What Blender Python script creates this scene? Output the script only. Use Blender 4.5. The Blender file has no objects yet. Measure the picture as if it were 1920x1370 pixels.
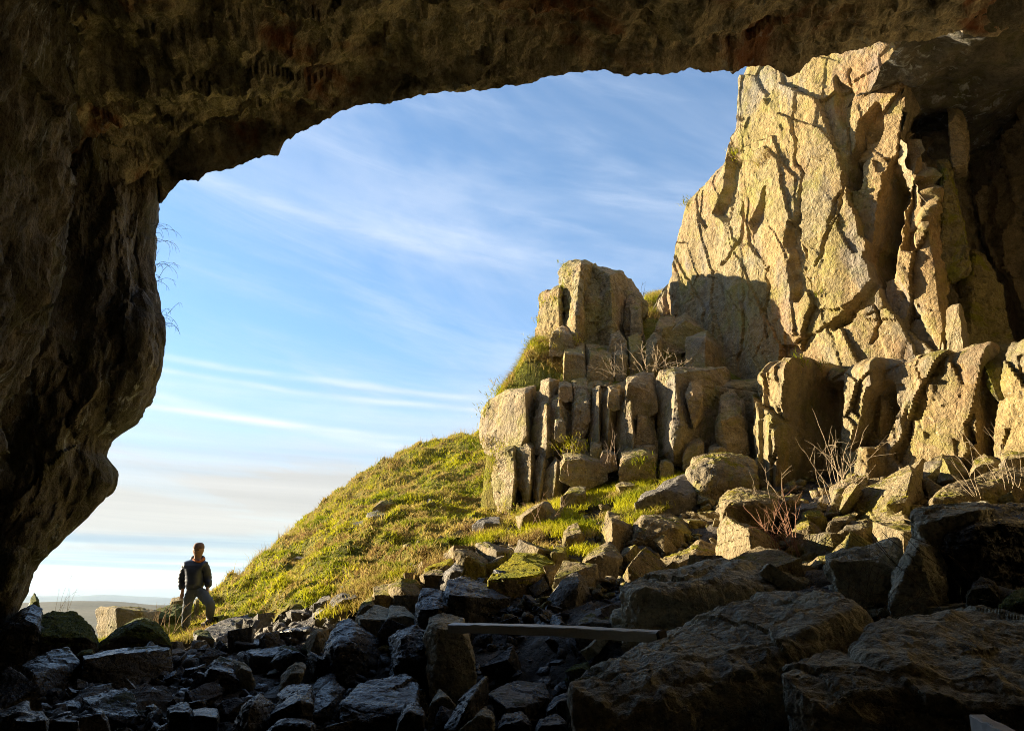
import bpy, bmesh, math, random, time
import numpy as np
from mathutils import Vector, Matrix

S = bpy.context.scene
COL = S.collection
R = math.radians

# ------------------------------------------------------------------ camera, sky, sun, exposure
FPX = 1450.0                    # focal length in pixels of the 1920 px wide photograph
PITCH = R(16.3)
EYE = np.array([0.0, 0.0, 1.6])
cam_d = bpy.data.cameras.new('camera')
cam_d.sensor_width = 36.0
cam_d.lens = 36.0 * FPX / 1920.0
cam_d.clip_start = 0.05
cam_d.clip_end = 60000.0
cam = bpy.data.objects.new('camera', cam_d)
COL.objects.link(cam)
cam.location = tuple(EYE)
cam.rotation_euler = (R(90) + PITCH, 0, 0)
S.camera = cam

SUN_AZ = R(-68.5)                 # clockwise from +Y (view direction); negative = to the left
SUN_EL = R(15)
to_sun = Vector((math.sin(SUN_AZ) * math.cos(SUN_EL), math.cos(SUN_AZ) * math.cos(SUN_EL), math.sin(SUN_EL)))
sun_d = bpy.data.lights.new('sun', 'SUN')
sun_d.energy = 5.0
sun_d.angle = R(0.5)
sun_d.color = (1.0, 0.83, 0.57)
sun = bpy.data.objects.new('sun', sun_d)
COL.objects.link(sun)
sun.rotation_euler = to_sun.to_track_quat('Z', 'Y').to_euler()
sun.location = (-20, 5, 20)

S.view_settings.view_transform = 'Standard'
S.view_settings.look = 'None'
S.view_settings.gamma = 1.0
S.view_settings.exposure = 1.8
S.view_settings.use_curve_mapping = False
S.render.engine = 'CYCLES'
S.cycles.use_denoising = True
S.cycles.denoiser = 'OPENIMAGEDENOISE'
S.cycles.denoising_input_passes = 'RGB_ALBEDO_NORMAL'
S.cycles.denoising_prefilter = 'NONE'
S.cycles.max_bounces = 10
S.cycles.diffuse_bounces = 7
S.cycles.glossy_bounces = 2
S.cycles.transmission_bounces = 2
S.cycles.volume_bounces = 0
S.cycles.filter_width = 0.95
S.cycles.sample_clamp_indirect = 3.0


class NB:
    """small helper to write node trees"""
    def __init__(self, tree):
        self.t = tree
        self.n = tree.nodes
        self.l = tree.links

    def node(self, typ, **kw):
        nd = self.n.new(typ)
        for k, v in kw.items():
            setattr(nd, k, v)
        return nd

    def put(self, sock, v):
        if hasattr(v, 'is_output') or isinstance(v, bpy.types.NodeSocket):
            self.l.new(v, sock)
        elif v is not None:
            if sock.type == 'RGBA' and not isinstance(v, (int, float)) and len(v) == 3:
                v = (*v, 1.0)
            sock.default_value = v

    def m(self, op, a, b=None, c=None, clamp=False):
        nd = self.node('ShaderNodeMath', operation=op, use_clamp=clamp)
        self.put(nd.inputs[0], a)
        if b is not None: self.put(nd.inputs[1], b)
        if c is not None: self.put(nd.inputs[2], c)
        return nd.outputs[0]

    def mix(self, f, a, b, blend='MIX'):
        nd = self.node('ShaderNodeMix', data_type='RGBA', blend_type=blend)
        self.put(nd.inputs[0], f)
        self.put(nd.inputs[6], a)
        self.put(nd.inputs[7], b)
        return nd.outputs[2]

    def noise(self, vec, scale, detail=4.0, rough=0.55, dist=0.0, out=0):
        nd = self.node('ShaderNodeTexNoise')
        if vec is not None: self.l.new(vec, nd.inputs['Vector'])
        nd.inputs['Scale'].default_value = scale
        nd.inputs['Detail'].default_value = detail
        nd.inputs['Roughness'].default_value = rough
        nd.inputs['Distortion'].default_value = dist
        return nd.outputs[out]

    def voro(self, vec, scale, feature='F1', out=0, rnd=1.0):
        nd = self.node('ShaderNodeTexVoronoi', feature=feature)
        if vec is not None: self.l.new(vec, nd.inputs['Vector'])
        nd.inputs['Scale'].default_value = scale
        nd.inputs['Randomness'].default_value = rnd
        return nd.outputs[out]

    def rng(self, v, a, b, c=0.0, d=1.0, smooth=False):
        nd = self.node('ShaderNodeMapRange')
        nd.interpolation_type = 'SMOOTHSTEP' if smooth else 'LINEAR'
        self.put(nd.inputs[0], v)
        for i, x in enumerate((a, b, c, d)):
            nd.inputs[1 + i].default_value = x
        return nd.outputs[0]

    def ramp(self, f, stops):
        nd = self.node('ShaderNodeValToRGB')
        cr = nd.color_ramp
        while len(cr.elements) < len(stops):
            cr.elements.new(0.5)
        for e, (p, c) in zip(cr.elements, stops):
            e.position = p
            e.color = (*c, 1.0) if len(c) == 3 else c
        self.put(nd.inputs[0], f)
        return nd.outputs[0]

    def scalev(self, vec, s):
        nd = self.node('ShaderNodeVectorMath', operation='MULTIPLY')
        self.l.new(vec, nd.inputs[0])
        nd.inputs[1].default_value = s
        return nd.outputs[0]

    def sep(self, vec):
        nd = self.node('ShaderNodeSeparateXYZ')
        self.l.new(vec, nd.inputs[0])
        return nd.outputs

    def comb(self, x, y, z):
        nd = self.node('ShaderNodeCombineXYZ')
        for i, v in enumerate((x, y, z)):
            self.put(nd.inputs[i], v)
        return nd.outputs[0]


def build_world():
    w = bpy.data.worlds.new('World')
    S.world = w
    w.use_nodes = True
    w.node_tree.nodes.clear()
    b = NB(w.node_tree)
    sky = b.node('ShaderNodeTexSky', sky_type='NISHITA')
    sky.sun_disc = False
    sky.sun_elevation = SUN_EL
    sky.sun_rotation = SUN_AZ
    sky.altitude = 300
    sky.air_density = 1.0
    sky.dust_density = 0.15
    sky.ozone_density = 2.0
    tc = b.node('ShaderNodeTexCoord')
    x, y, z = b.sep(tc.outputs['Generated'])
    az = b.m('ARCTAN2', x, y)
    el = b.m('ARCSINE', b.m('MAXIMUM', b.m('MINIMUM', z, 1.0), -1.0))
    # high thin cirrus: streaks that run down gently to the right
    tilt = b.m('ADD', el, b.m('MULTIPLY', az, 0.22))
    cv = b.comb(b.m('MULTIPLY', az, 2.2), b.m('MULTIPLY', tilt, 15.0), 3.1)
    c1 = b.rng(b.noise(cv, 1.0, 6, 0.62, 0.35), 0.44, 0.80, 0, 1, True)
    cv2 = b.comb(b.m('MULTIPLY', az, 1.6), b.m('MULTIPLY', tilt, 4.0), 9.7)
    c2 = b.rng(b.noise(cv2, 1.3, 5, 0.6, 0.5), 0.38, 0.75, 0, 1, True)
    cir = b.m('ADD', 0.06, b.m('ADD', b.m('MULTIPLY', c1, 0.36), b.m('MULTIPLY', c2, 0.40)))
    # a few contrails
    trail = None
    for c, k, wdt, amp, a0, a1 in ((0.182, 0.061, 0.0042, 0.60, -0.62, 0.02), (0.239, 0.069, 0.0042, 0.40, -0.62, 0.25), (0.2227, 0.068, 0.0036, 0.42, -0.55, 0.25),
                                   (0.155, 0.150, 0.0065, 0.36, -0.62, 0.15), (0.410, 0.177, 0.0100, 0.30, -0.56, 0.10), (0.200, 0.085, 0.012, 0.22, -0.62, 0.15)):
        wob = b.m('MULTIPLY', b.m('SUBTRACT', b.noise(b.comb(b.m('MULTIPLY', az, 5.0), c * 90, 0.0), 1.0, 3), 0.5), 0.010)
        d = b.m('SUBTRACT', b.m('ADD', b.m('ADD', el, b.m('MULTIPLY', az, k)), wob), c)
        g = b.m('POWER', 2.718, b.m('MULTIPLY', b.m('MULTIPLY', d, d), -1.0 / (wdt * wdt)))
        tx = b.rng(b.noise(b.comb(b.m('MULTIPLY', az, 9.0), b.m('MULTIPLY', el, 60.0), c * 50), 1.0, 5), 0.30, 0.62, 0.25, 1)
        e = b.m('MULTIPLY', b.rng(az, a0 - 0.1, a0, 0, 1, True), b.rng(az, a1 - 0.30, a1, 1, 0, True))
        g = b.m('MULTIPLY', b.m('MULTIPLY', g, tx), b.m('MULTIPLY', e, amp))
        trail = g if trail is None else b.m('ADD', trail, g)
    # low bank of stratus near the horizon, in level bands
    low = b.rng(el, 0.02, 0.33, 1, 0, True)
    bv = b.comb(b.m('MULTIPLY', az, 1.3), b.m('MULTIPLY', b.m('ADD', el, b.m('MULTIPLY', az, 0.03)), 34.0), 5.5)
    bands = b.rng(b.noise(bv, 1.0, 6, 0.6, 0.25), 0.28, 0.60, 0, 1, True)
    lowc = b.m('MULTIPLY', low, b.m('ADD', 0.62, b.m('MULTIPLY', bands, 0.38)))
    # the clear blue-grey slot right over the hills
    slot = b.rng(el, 0.050, 0.074, 0.22, 1, True)
    slot2 = b.m('MULTIPLY', b.m('POWER', 2.718, b.m('MULTIPLY', b.m('MULTIPLY', b.m('SUBTRACT', el, 0.047), b.m('SUBTRACT', el, 0.047)), -1.0 / (0.006 ** 2))), 0.45)
    lowc = b.m('ADD', b.m('MULTIPLY', lowc, slot), b.m('MULTIPLY', slot2, bands))
    mask = b.m('ADD', cir, lowc, clamp=True)
    mask = b.m('MULTIPLY', mask, b.rng(el, -0.02, 0.0, 0, 1))
    warm = b.mix(b.rng(el, 0.05, 0.35, 0, 1, True), (0.88, 0.84, 0.76), (0.74, 0.84, 1.0))
    cloud = b.mix(1.0, warm, b.mix(b.rng(el, 0.10, 0.30, 0, 1, True), (CLOUD * 0.78,) * 3, (CLOUD,) * 3), 'MULTIPLY')
    lay = b.rng(b.noise(b.comb(b.m('MULTIPLY', az, 1.1), b.m('MULTIPLY', b.m('ADD', el, b.m('MULTIPLY', az, 0.035)), 52.0), 8.8), 1.0, 6, 0.6, 0.3), 0.36, 0.64, 0.89, 1.07)
    cloud = b.mix(b.rng(el, 0.26, 0.40, 1, 0, True), cloud, b.mix(1.0, cloud, b.comb(lay, lay, lay), 'MULTIPLY'))
    hsv = b.node('ShaderNodeHueSaturation')
    hsv.inputs['Saturation'].default_value = SKY_SAT
    deep = b.mix(b.rng(el, 0.08, 0.50, 0, 1, True), (0.74, 0.82, 0.93), (0.98, 0.98, 1.0))   # colour correction: model sky tinted darker and bluer low down
    b.put(hsv.inputs['Color'], b.mix(1.0, sky.outputs[0], deep, 'MULTIPLY'))
    col = b.mix(mask, hsv.outputs[0], cloud)
    col = b.mix(b.m('MULTIPLY', trail, b.rng(el, 0.0, 0.05, 0, 1), clamp=True), col, (CLOUD * 0.97, CLOUD * 0.99, CLOUD * 1.03))
    # grey-blue sheet of far stratus right over the hills, broken by thin bright bars
    sheet_ = b.m('MULTIPLY', b.rng(el, 0.056, 0.070, 1, 0, True), b.rng(el, -0.01, 0.004, 0, 1))
    bar = b.noise(b.comb(b.m('MULTIPLY', az, 1.1), b.m('MULTIPLY', b.m('ADD', el, b.m('MULTIPLY', az, 0.02)), 85.0), 2.0), 1.0, 5, 0.6, 0.3)
    sheet_ = b.m('MULTIPLY', sheet_, b.rng(bar, 0.42, 0.62, 0.92, 0.35, True))
    sheet_ = b.m('MULTIPLY', sheet_, b.m('SUBTRACT', 1.0, b.m('MULTIPLY', slot2, 1.1), clamp=True))
    col = b.mix(sheet_, col, (1.22, 1.75, 2.25))
    bg = b.node('ShaderNodeBackground')
    b.put(bg.inputs['Color'], col)
    bg.inputs['Strength'].default_value = SKY_STRENGTH
    out = b.node('ShaderNodeOutputWorld')
    b.l.new(bg.outputs[0], out.inputs[0])
    w.cycles.sampling_method = 'MANUAL'
    w.cycles.sample_map_resolution = 1024


SKY_STRENGTH = 0.078
SKY_SAT = 1.14
CLOUD = 4.2
build_world()

# ------------------------------------------------------------------ geometry helpers
CP, SP = math.cos(PITCH), math.sin(PITCH)


def P(px, py, Y):
    """world point seen at photo pixel (px, py) at the distance Y in front of the camera"""
    u = (px - 960.0) / FPX
    v = (685.0 - py) / FPX
    dy = CP - v * SP
    dz = SP + v * CP
    t = Y / dy
    return np.array([u * t, Y, EYE[2] + dz * t])


def proj(p):
    q = p - EYE
    f = q[..., 1] * CP + q[..., 2] * SP
    up = -q[..., 1] * SP + q[..., 2] * CP
    f = np.maximum(f, 0.05)
    return 960.0 + FPX * q[..., 0] / f, 685.0 - FPX * up / f


_perm = np.random.RandomState(7).permutation(256).astype(np.int32)
_perm = np.concatenate([_perm, _perm])
_grad = np.random.RandomState(11).normal(size=(256, 3)).astype(np.float32)
_grad /= np.linalg.norm(_grad, axis=1)[:, None]


def noise3(p):
    p = np.asarray(p, dtype=np.float32)
    i = np.floor(p).astype(np.int32)
    f = p - i
    u = f * f * f * (f * (f * 6 - 15) + 10)
    i &= 255
    res = 0
    for dx in (0, 1):
        a = _perm[(i[..., 0] + dx) & 255]
        wx = u[..., 0] if dx else 1 - u[..., 0]
        for dy in (0, 1):
            bb = _perm[(a + i[..., 1] + dy) & 255]
            wy = u[..., 1] if dy else 1 - u[..., 1]
            for dz in (0, 1):
                g = _grad[_perm[(bb + i[..., 2] + dz) & 255]]
                wz = u[..., 2] if dz else 1 - u[..., 2]
                d = g[..., 0] * (f[..., 0] - dx) + g[..., 1] * (f[..., 1] - dy) + g[..., 2] * (f[..., 2] - dz)
                res = res + wx * wy * wz * d
    return res * 1.5


def fbm(p, octaves=4, gain=0.5, lac=2.03, ridged=False):
    p = np.asarray(p, dtype=np.float32)
    a, s = 1.0, 0
    for o in range(octaves):
        n = noise3(p + 17.3 * o)
        if ridged: n = 0.5 - np.abs(n) * 1.4
        s = s + a * n
        a *= gain
        p = p * lac
    return s


def _h(ix, iy, k):
    v = np.sin(ix * 127.1 + iy * 311.7 + k * 74.7) * 43758.5453
    return v - np.floor(v)


def cells(a, b, seed):
    """jittered cells on the plane: returns hash coordinates of the nearest cell, local offsets and F2-F1"""
    ia, ib = np.floor(a), np.floor(b)
    best = np.full(a.shape, 1e9); sec = np.full(a.shape, 1e9)
    ci = np.zeros(a.shape); cj = np.zeros(a.shape); la = np.zeros(a.shape); lb = np.zeros(a.shape)
    for di in (-1, 0, 1):
        for dj in (-1, 0, 1):
            gi, gj = ia + di, ib + dj
            ca = gi + 0.1 + 0.8 * _h(gi, gj, seed)
            cb = gj + 0.1 + 0.8 * _h(gi, gj, seed + 1)
            d = (a - ca) ** 2 + (b - cb) ** 2
            nearer = d < best
            sec = np.where(nearer, best, np.minimum(sec, d))
            ci = np.where(nearer, gi, ci); cj = np.where(nearer, gj, cj)
            la = np.where(nearer, a - ca, la); lb = np.where(nearer, b - cb, lb)
            best = np.minimum(best, d)
    return ci, cj, la, lb, np.sqrt(sec) - np.sqrt(best)


def facets(a, b, seed, off, ta, tb, bias=0.0, crack=0.0, cw=0.06):
    """blocky fractured relief: each cell stands at its own height, on its own tilt, with an open joint round it"""
    ci, cj, la, lb, e = cells(a, b, seed)
    d = (_h(ci, cj, seed + 2) - 0.5) * 2 * off
    d = d + la * ((_h(ci, cj, seed + 3) - 0.5) * 2 * ta + bias) + lb * ((_h(ci, cj, seed + 4) - 0.5) * 2 * tb)
    if crack:
        d = d - crack * np.clip(1 - e / cw, 0, 1) * (_h(ci, cj, seed + 5) > 0.35)
    return d


def slabs(a, b, seed, off, ta, tb, bias=0.0, curve=0.25):
    """faceted relief: the outermost of the random flat plates that cross each spot (crisp ridges, no rounded lumps)"""
    ia, ib = np.floor(a), np.floor(b)
    best = np.full(a.shape, -1e9)
    for di in (-1, 0, 1):
        for dj in (-1, 0, 1):
            gi, gj = ia + di, ib + dj
            la = a - (gi + 0.15 + 0.7 * _h(gi, gj, seed)); lb = b - (gj + 0.15 + 0.7 * _h(gi, gj, seed + 1))
            v = (_h(gi, gj, seed + 2) - 0.5) * 2 * off + la * ((_h(gi, gj, seed + 3) - 0.5) * 2 * ta + bias) + lb * ((_h(gi, gj, seed + 4) - 0.5) * 2 * tb)
            v = v - curve * off * (la * la + lb * lb) - 4.0 * off * np.maximum(0, np.maximum(np.abs(la), np.abs(lb)) - 0.95)
            best = np.maximum(best, v)
    return best


def inpoly(px, py, poly):
    inside = np.zeros(px.shape, bool)
    n = len(poly)
    for i in range(n):
        x1, y1 = poly[i]; x2, y2 = poly[(i + 1) % n]
        if y1 == y2: continue
        c = ((y1 > py) != (y2 > py)) & (px < (x2 - x1) * (py - y1) / (y2 - y1) + x1)
        inside ^= c
    return inside


def polymask(px, py, poly, soft):
    """1 inside, falling to 0 over soft pixels outside"""
    d = np.full(px.shape, 1e9)
    n = len(poly)
    for i in range(n):
        x1, y1 = poly[i]; x2, y2 = poly[(i + 1) % n]
        ex, ey = x2 - x1, y2 - y1
        t = np.clip(((px - x1) * ex + (py - y1) * ey) / (ex * ex + ey * ey + 1e-9), 0, 1)
        d = np.minimum(d, np.hypot(px - x1 - t * ex, py - y1 - t * ey))
    d = np.where(inpoly(px, py, poly), 0, d)
    return np.clip(1 - d / soft, 0, 1)


def linedist(px, py, line):
    d = np.full(px.shape, 1e9)
    for (x1, y1), (x2, y2) in zip(line[:-1], line[1:]):
        ex, ey = x2 - x1, y2 - y1
        t = np.clip(((px - x1) * ex + (py - y1) * ey) / (ex * ex + ey * ey + 1e-9), 0, 1)
        d = np.minimum(d, np.hypot(px - x1 - t * ex, py - y1 - t * ey))
    return d


def mesh_np(name, verts, faces, smooth_angle=None, cols=None):
    me = bpy.data.meshes.new(name)
    verts = np.asarray(verts, dtype=np.float32)
    faces = np.asarray(faces, dtype=np.int32)
    k = faces.shape[1]
    me.vertices.add(len(verts))
    me.vertices.foreach_set('co', verts.ravel())
    me.loops.add(faces.size)
    me.loops.foreach_set('vertex_index', faces.ravel())
    me.polygons.add(len(faces))
    me.polygons.foreach_set('loop_start', np.arange(0, faces.size, k, dtype=np.int32))
    me.polygons.foreach_set('loop_total', np.full(len(faces), k, dtype=np.int32))
    me.update(calc_edges=True)
    me.validate()
    if smooth_angle is not None:
        me.polygons.foreach_set('use_smooth', np.ones(len(me.polygons), dtype=bool))
        me.set_sharp_from_angle(angle=R(smooth_angle))
    if cols is not None:
        at = me.attributes.new('tint', 'FLOAT_COLOR', 'POINT')
        c = np.ones((len(verts), 4), dtype=np.float32)
        c[:, :3] = cols
        at.data.foreach_set('color', c.ravel())
    return me


def grid_faces(nu, nv, flip=False):
    i = np.arange(nu - 1)[:, None] * nv + np.arange(nv - 1)[None, :]
    i = i.ravel()
    f = np.stack([i, i + nv, i + nv + 1, i + 1], axis=1)
    return f[:, ::-1] if flip else f


def link(name, me, mat=None, parent=None, loc=None):
    o = bpy.data.objects.new(name, me)
    COL.objects.link(o)
    if mat is not None and me is not None:
        me.materials.clear()
        me.materials.append(mat)
    if parent is not None: o.parent = parent
    if loc is not None: o.location = loc
    return o


def tag(o, label=None, cat=None, group=None, kind=None):
    if label: o['label'] = label
    if cat: o['category'] = cat
    if group: o['group'] = group
    if kind: o['kind'] = kind
    return o


def vnormals(v, f):
    n = np.zeros_like(v)
    a, b, c = v[f[:, 0]], v[f[:, 1]], v[f[:, 2]]
    fn = np.cross(b - a, c - a)
    for k in range(f.shape[1]):
        np.add.at(n, f[:, k], fn)
    return n / (np.linalg.norm(n, axis=1)[:, None] + 1e-9)


def blur(a, k, axis=0):
    if k < 1: return a
    w = np.ones(2 * k + 1) / (2 * k + 1)
    pad = [(0, 0)] * a.ndim
    pad[axis] = (k, k)
    ap = np.pad(a, pad, mode='edge')
    return np.apply_along_axis(lambda m: np.convolve(m, w, mode='valid'), axis, ap)


def polyline(pts, n):
    """resample a polyline evenly; returns points and arc length"""
    pts = np.asarray(pts, float)
    d = np.r_[0, np.cumsum(np.linalg.norm(np.diff(pts, axis=0), axis=1))]
    s = np.linspace(0, d[-1], n)
    return np.stack([np.interp(s, d, pts[:, k]) for k in range(pts.shape[1])], 1), s


# ------------------------------------------------------------------ materials
def rock_mat(name, stops, scale=0.55, dark=0.55, speck=0.0, speck_col=(0.62, 0.58, 0.5), moss=0.0, moss_col=(0.07, 0.085, 0.012),
             stain=0.0, stain_col=(0.02, 0.018, 0.015), rough=(0.85, 0.95), bump=0.35, stretch=(1, 1, 1), red=0.0, red_col=(0.16, 0.05, 0.025),
             calc=0.0, patch=0.0, patch_cols=None, lichen=0.0, lichen_col=(0.28, 0.26, 0.05), calc_lo=0.50, moss_scale=1.6, fine=14.0, spec=0.3, grey=0.0, moss_bias=0.0):
    ma = bpy.data.materials.new(name)
    ma.use_nodes = True
    ma.node_tree.nodes.clear()
    b = NB(ma.node_tree)
    geo = b.node('ShaderNodeNewGeometry')
    pos = geo.outputs['Position']
    vec = b.scalev(pos, stretch)
    col = b.ramp(b.noise(vec, scale, 7, 0.62, 0.6), stops)
    fn = b.noise(vec, fine * 0.45, 9, 0.68)
    col = b.mix(1.0, col, b.ramp(fn, [(0.30, (dark,) * 3), (0.48, (0.92,) * 3), (0.68, (1.3,) * 3)]), 'MULTIPLY')
    f2 = b.noise(pos, fine * 2.2, 8, 0.72)
    col = b.mix(1.0, col, b.ramp(f2, [(0.33, (0.45,) * 3), (0.46, (0.95,) * 3), (0.66, (1.25,) * 3)]), 'MULTIPLY')
    if patch:
        wv = b.node('ShaderNodeVectorMath', operation='ADD')
        b.l.new(b.scalev(pos, (1.0, 1.0, 0.42)), wv.inputs[0])
        b.l.new(b.scalev(b.noise(pos, 1.3, 5, 0.65, out=1), (0.7, 0.7, 0.7)), wv.inputs[1])
        pc = b.sep(b.voro(wv.outputs[0], 0.75, out=1))[0]
        col = b.mix(patch, col, b.mix(1.0, b.ramp(pc, patch_cols), b.ramp(fn, [(0.30, (dark,) * 3), (0.48, (0.92,) * 3), (0.68, (1.3,) * 3)]), 'MULTIPLY'))
    if lichen:
        col = b.mix(b.m('MULTIPLY', b.rng(b.noise(pos, 1.15, 8, 0.68, 0.4), 0.50, 0.60, 0, 1, True), lichen), col, lichen_col)
    if grey:
        col = b.mix(b.m('MULTIPLY', b.rng(b.noise(b.scalev(pos, (1, 1, 0.35)), 0.9, 5, 0.6, 0.4), 0.50, 0.66, 0, 1, True), grey), col, (0.22, 0.22, 0.215))
    if red:
        col = b.mix(b.m('MULTIPLY', b.rng(b.noise(b.scalev(pos, (0.8, 0.9, 1.2)), 0.55, 5, 0.6, 0.9), 0.52, 0.68, 0, 1, True), red), col, red_col)
    if stain:
        sv = b.scalev(pos, (1.0, 1.0, 0.14))
        col = b.mix(b.m('MULTIPLY', b.rng(b.noise(sv, 1.5, 6, 0.6, 0.3), 0.53, 0.72, 0, 1, True), stain), col, stain_col)
    if speck:
        sp = b.rng(b.noise(pos, fine * 1.6, 4, 0.6), 0.60, 0.68, 0, 1)
        area = b.rng(b.noise(pos, 0.8, 4), 0.36, 0.60, 0, 1)
        col = b.mix(b.m('MULTIPLY', b.m('MULTIPLY', sp, area), speck), col, speck_col)
    rg = b.rng(b.noise(pos, 3.0, 5, 0.6), 0.32, 0.68, rough[0], rough[1])
    if calc:
        cvv = b.scalev(pos, (5.5, 5.5, 0.45))
        cm = b.m('MULTIPLY', b.rng(b.noise(cvv, 1.0, 6, 0.62, 0.5), 0.55, 0.63, 0, 1, True), b.rng(b.noise(pos, 0.55, 3), calc_lo, calc_lo + 0.10, 0, 1, True))
        cm = b.m('MULTIPLY', cm, b.m('MULTIPLY', b.rng(b.noise(pos, 11.0, 5, 0.7), 0.36, 0.6, 0.15, 1), calc))
        col = b.mix(cm, col, (0.46, 0.50, 0.54))
    h1 = b.noise(vec, fine, 10, 0.66)
    cr = b.voro(b.scalev(vec, (1, 1, 0.6)), fine * 0.28, 'DISTANCE_TO_EDGE')
    h = b.m('ADD', b.m('MULTIPLY', h1, 1.0), b.m('MULTIPLY', b.rng(cr, 0.0, 0.05, 0, 1), 0.10))
    h = b.m('ADD', h, b.m('MULTIPLY', b.noise(vec, fine * 0.22, 6, 0.6, 0.8), 1.6))
    if moss:
        nz = b.sep(geo.outputs['Normal'])[2]
        mn = b.noise(pos, moss_scale, 7, 0.65)
        mf = b.m('ADD', b.m('MULTIPLY', nz, 0.55), b.m('MULTIPLY', b.m('SUBTRACT', mn, 0.5), 2.0))
        mf = b.rng(mf, 0.62 - moss * 0.62 - moss_bias, 0.86 - moss * 0.62 - moss_bias, 0, 1, True)
        mtex = b.noise(pos, 26.0, 5, 0.7)
        mc = b.mix(b.rng(b.noise(pos, 2.3, 4), 0.35, 0.65, 0, 1), moss_col, tuple(min(1, c * 1.75) for c in moss_col[:1]) + (moss_col[1] * 1.4, moss_col[2]))
        mc = b.mix(1.0, mc, b.ramp(mtex, [(0.3, (0.45,) * 3), (0.7, (1.35,) * 3)]), 'MULTIPLY')
        col = b.mix(mf, col, mc)
        rg = b.m('MAXIMUM', rg, mf)
        h = b.m('ADD', h, b.m('MULTIPLY', b.m('MULTIPLY', mtex, mf), 1.2))
    bp = b.node('ShaderNodeBump')
    bp.inputs['Strength'].default_value = min(1.0, bump * 1.7)
    bp.inputs['Distance'].default_value = 0.08
    b.put(bp.inputs['Height'], h)
    bs = b.node('ShaderNodeBsdfPrincipled')
    b.put(bs.inputs['Base Color'], col)
    b.put(bs.inputs['Roughness'], rg)
    bs.inputs['Specular IOR Level'].default_value = spec
    b.l.new(bp.outputs[0], bs.inputs['Normal'])
    out = b.node('ShaderNodeOutputMaterial')
    b.l.new(bs.outputs[0], out.inputs[0])
    return ma


def plain_mat(name, col, rough=0.8, var=0.25, scale=20.0, bump=0.1, spec=0.3, stretch=(1, 1, 1), sss=0.0):
    ma = bpy.data.materials.new(name)
    ma.use_nodes = True
    ma.node_tree.nodes.clear()
    b = NB(ma.node_tree)
    geo = b.node('ShaderNodeNewGeometry')
    v = b.scalev(geo.outputs['Position'], stretch)
    n = b.noise(v, scale, 6, 0.6)
    c = b.mix(n, tuple(x * (1 - var) for x in col), tuple(min(1, x * (1 + var)) for x in col))
    bs = b.node('ShaderNodeBsdfPrincipled')
    b.put(bs.inputs['Base Color'], c)
    bs.inputs['Roughness'].default_value = rough
    bs.inputs['Specular IOR Level'].default_value = spec
    if bump:
        bp = b.node('ShaderNodeBump')
        bp.inputs['Strength'].default_value = bump
        bp.inputs['Distance'].default_value = 0.01
        b.put(bp.inputs['Height'], n)
        b.l.new(bp.outputs[0], bs.inputs['Normal'])
    out = b.node('ShaderNodeOutputMaterial')
    b.l.new(bs.outputs[0], out.inputs[0])
    return ma


def leaf_mat(name, rough=0.7, trans=0.35):
    ma = bpy.data.materials.new(name)
    ma.use_nodes = True
    ma.node_tree.nodes.clear()
    b = NB(ma.node_tree)
    at = b.node('ShaderNodeAttribute', attribute_name='tint')
    d = b.node('ShaderNodeBsdfDiffuse')
    b.l.new(at.outputs['Color'], d.inputs['Color'])
    t = b.node('ShaderNodeBsdfTranslucent')
    b.l.new(at.outputs['Color'], t.inputs['Color'])
    mx = b.node('ShaderNodeMixShader')
    mx.inputs[0].default_value = trans
    b.l.new(d.outputs[0], mx.inputs[1]); b.l.new(t.outputs[0], mx.inputs[2])
    out = b.node('ShaderNodeOutputMaterial')
    b.l.new(mx.outputs[0], out.inputs[0])
    return ma


M = {}
M['cliff'] = rock_mat('sunlit_limestone', [(0.30, (0.211, 0.160, 0.078)), (0.46, (0.328, 0.246, 0.113)), (0.58, (0.390, 0.292, 0.133)), (0.72, (0.328, 0.207, 0.094))],
                      scale=0.6, dark=0.50, speck=0.6, speck_col=(0.66, 0.60, 0.46), stain=0.60, stain_col=(0.10, 0.085, 0.055), bump=0.55, grey=0.55,
                      red=0.35, red_col=(0.38, 0.20, 0.10), moss=0.16, moss_col=(0.17, 0.175, 0.03), patch=0.55, lichen=0.45,
                      patch_cols=[(0.0, (0.38, 0.29, 0.14)), (0.22, (0.28, 0.22, 0.115)), (0.40, (0.39, 0.25, 0.125)), (0.60, (0.31, 0.26, 0.09)), (0.80, (0.23, 0.205, 0.15)), (1.0, (0.36, 0.295, 0.165))])
M['column'] = rock_mat('columnar_limestone', [(0.30, (0.234, 0.183, 0.109)), (0.46, (0.374, 0.292, 0.168)), (0.58, (0.452, 0.359, 0.218)), (0.72, (0.390, 0.261, 0.156))],
                       scale=0.9, dark=0.45, speck=0.6, speck_col=(0.62, 0.58, 0.48), stain=0.7, stain_col=(0.07, 0.06, 0.045), bump=0.6, grey=0.5,
                       red=0.35, red_col=(0.36, 0.20, 0.13), moss=0.18, moss_col=(0.15, 0.16, 0.025), lichen=0.5)
M['recess'] = rock_mat('recess_limestone', [(0.32, (0.23, 0.19, 0.12)), (0.5, (0.36, 0.29, 0.175)), (0.68, (0.27, 0.235, 0.12))], dark=0.5, bump=0.5, stain=0.5, moss=0.1)
M['mossface'] = rock_mat('algae_green_limestone', [(0.3, (0.20, 0.17, 0.06)), (0.5, (0.26, 0.22, 0.10)), (0.7, (0.16, 0.13, 0.06))], dark=0.5, bump=0.6, moss=0.2, moss_col=(0.12, 0.13, 0.012),
                         lichen=0.95, lichen_col=(0.19, 0.19, 0.015), stain=0.6, stain_col=(0.03, 0.03, 0.015))
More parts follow.
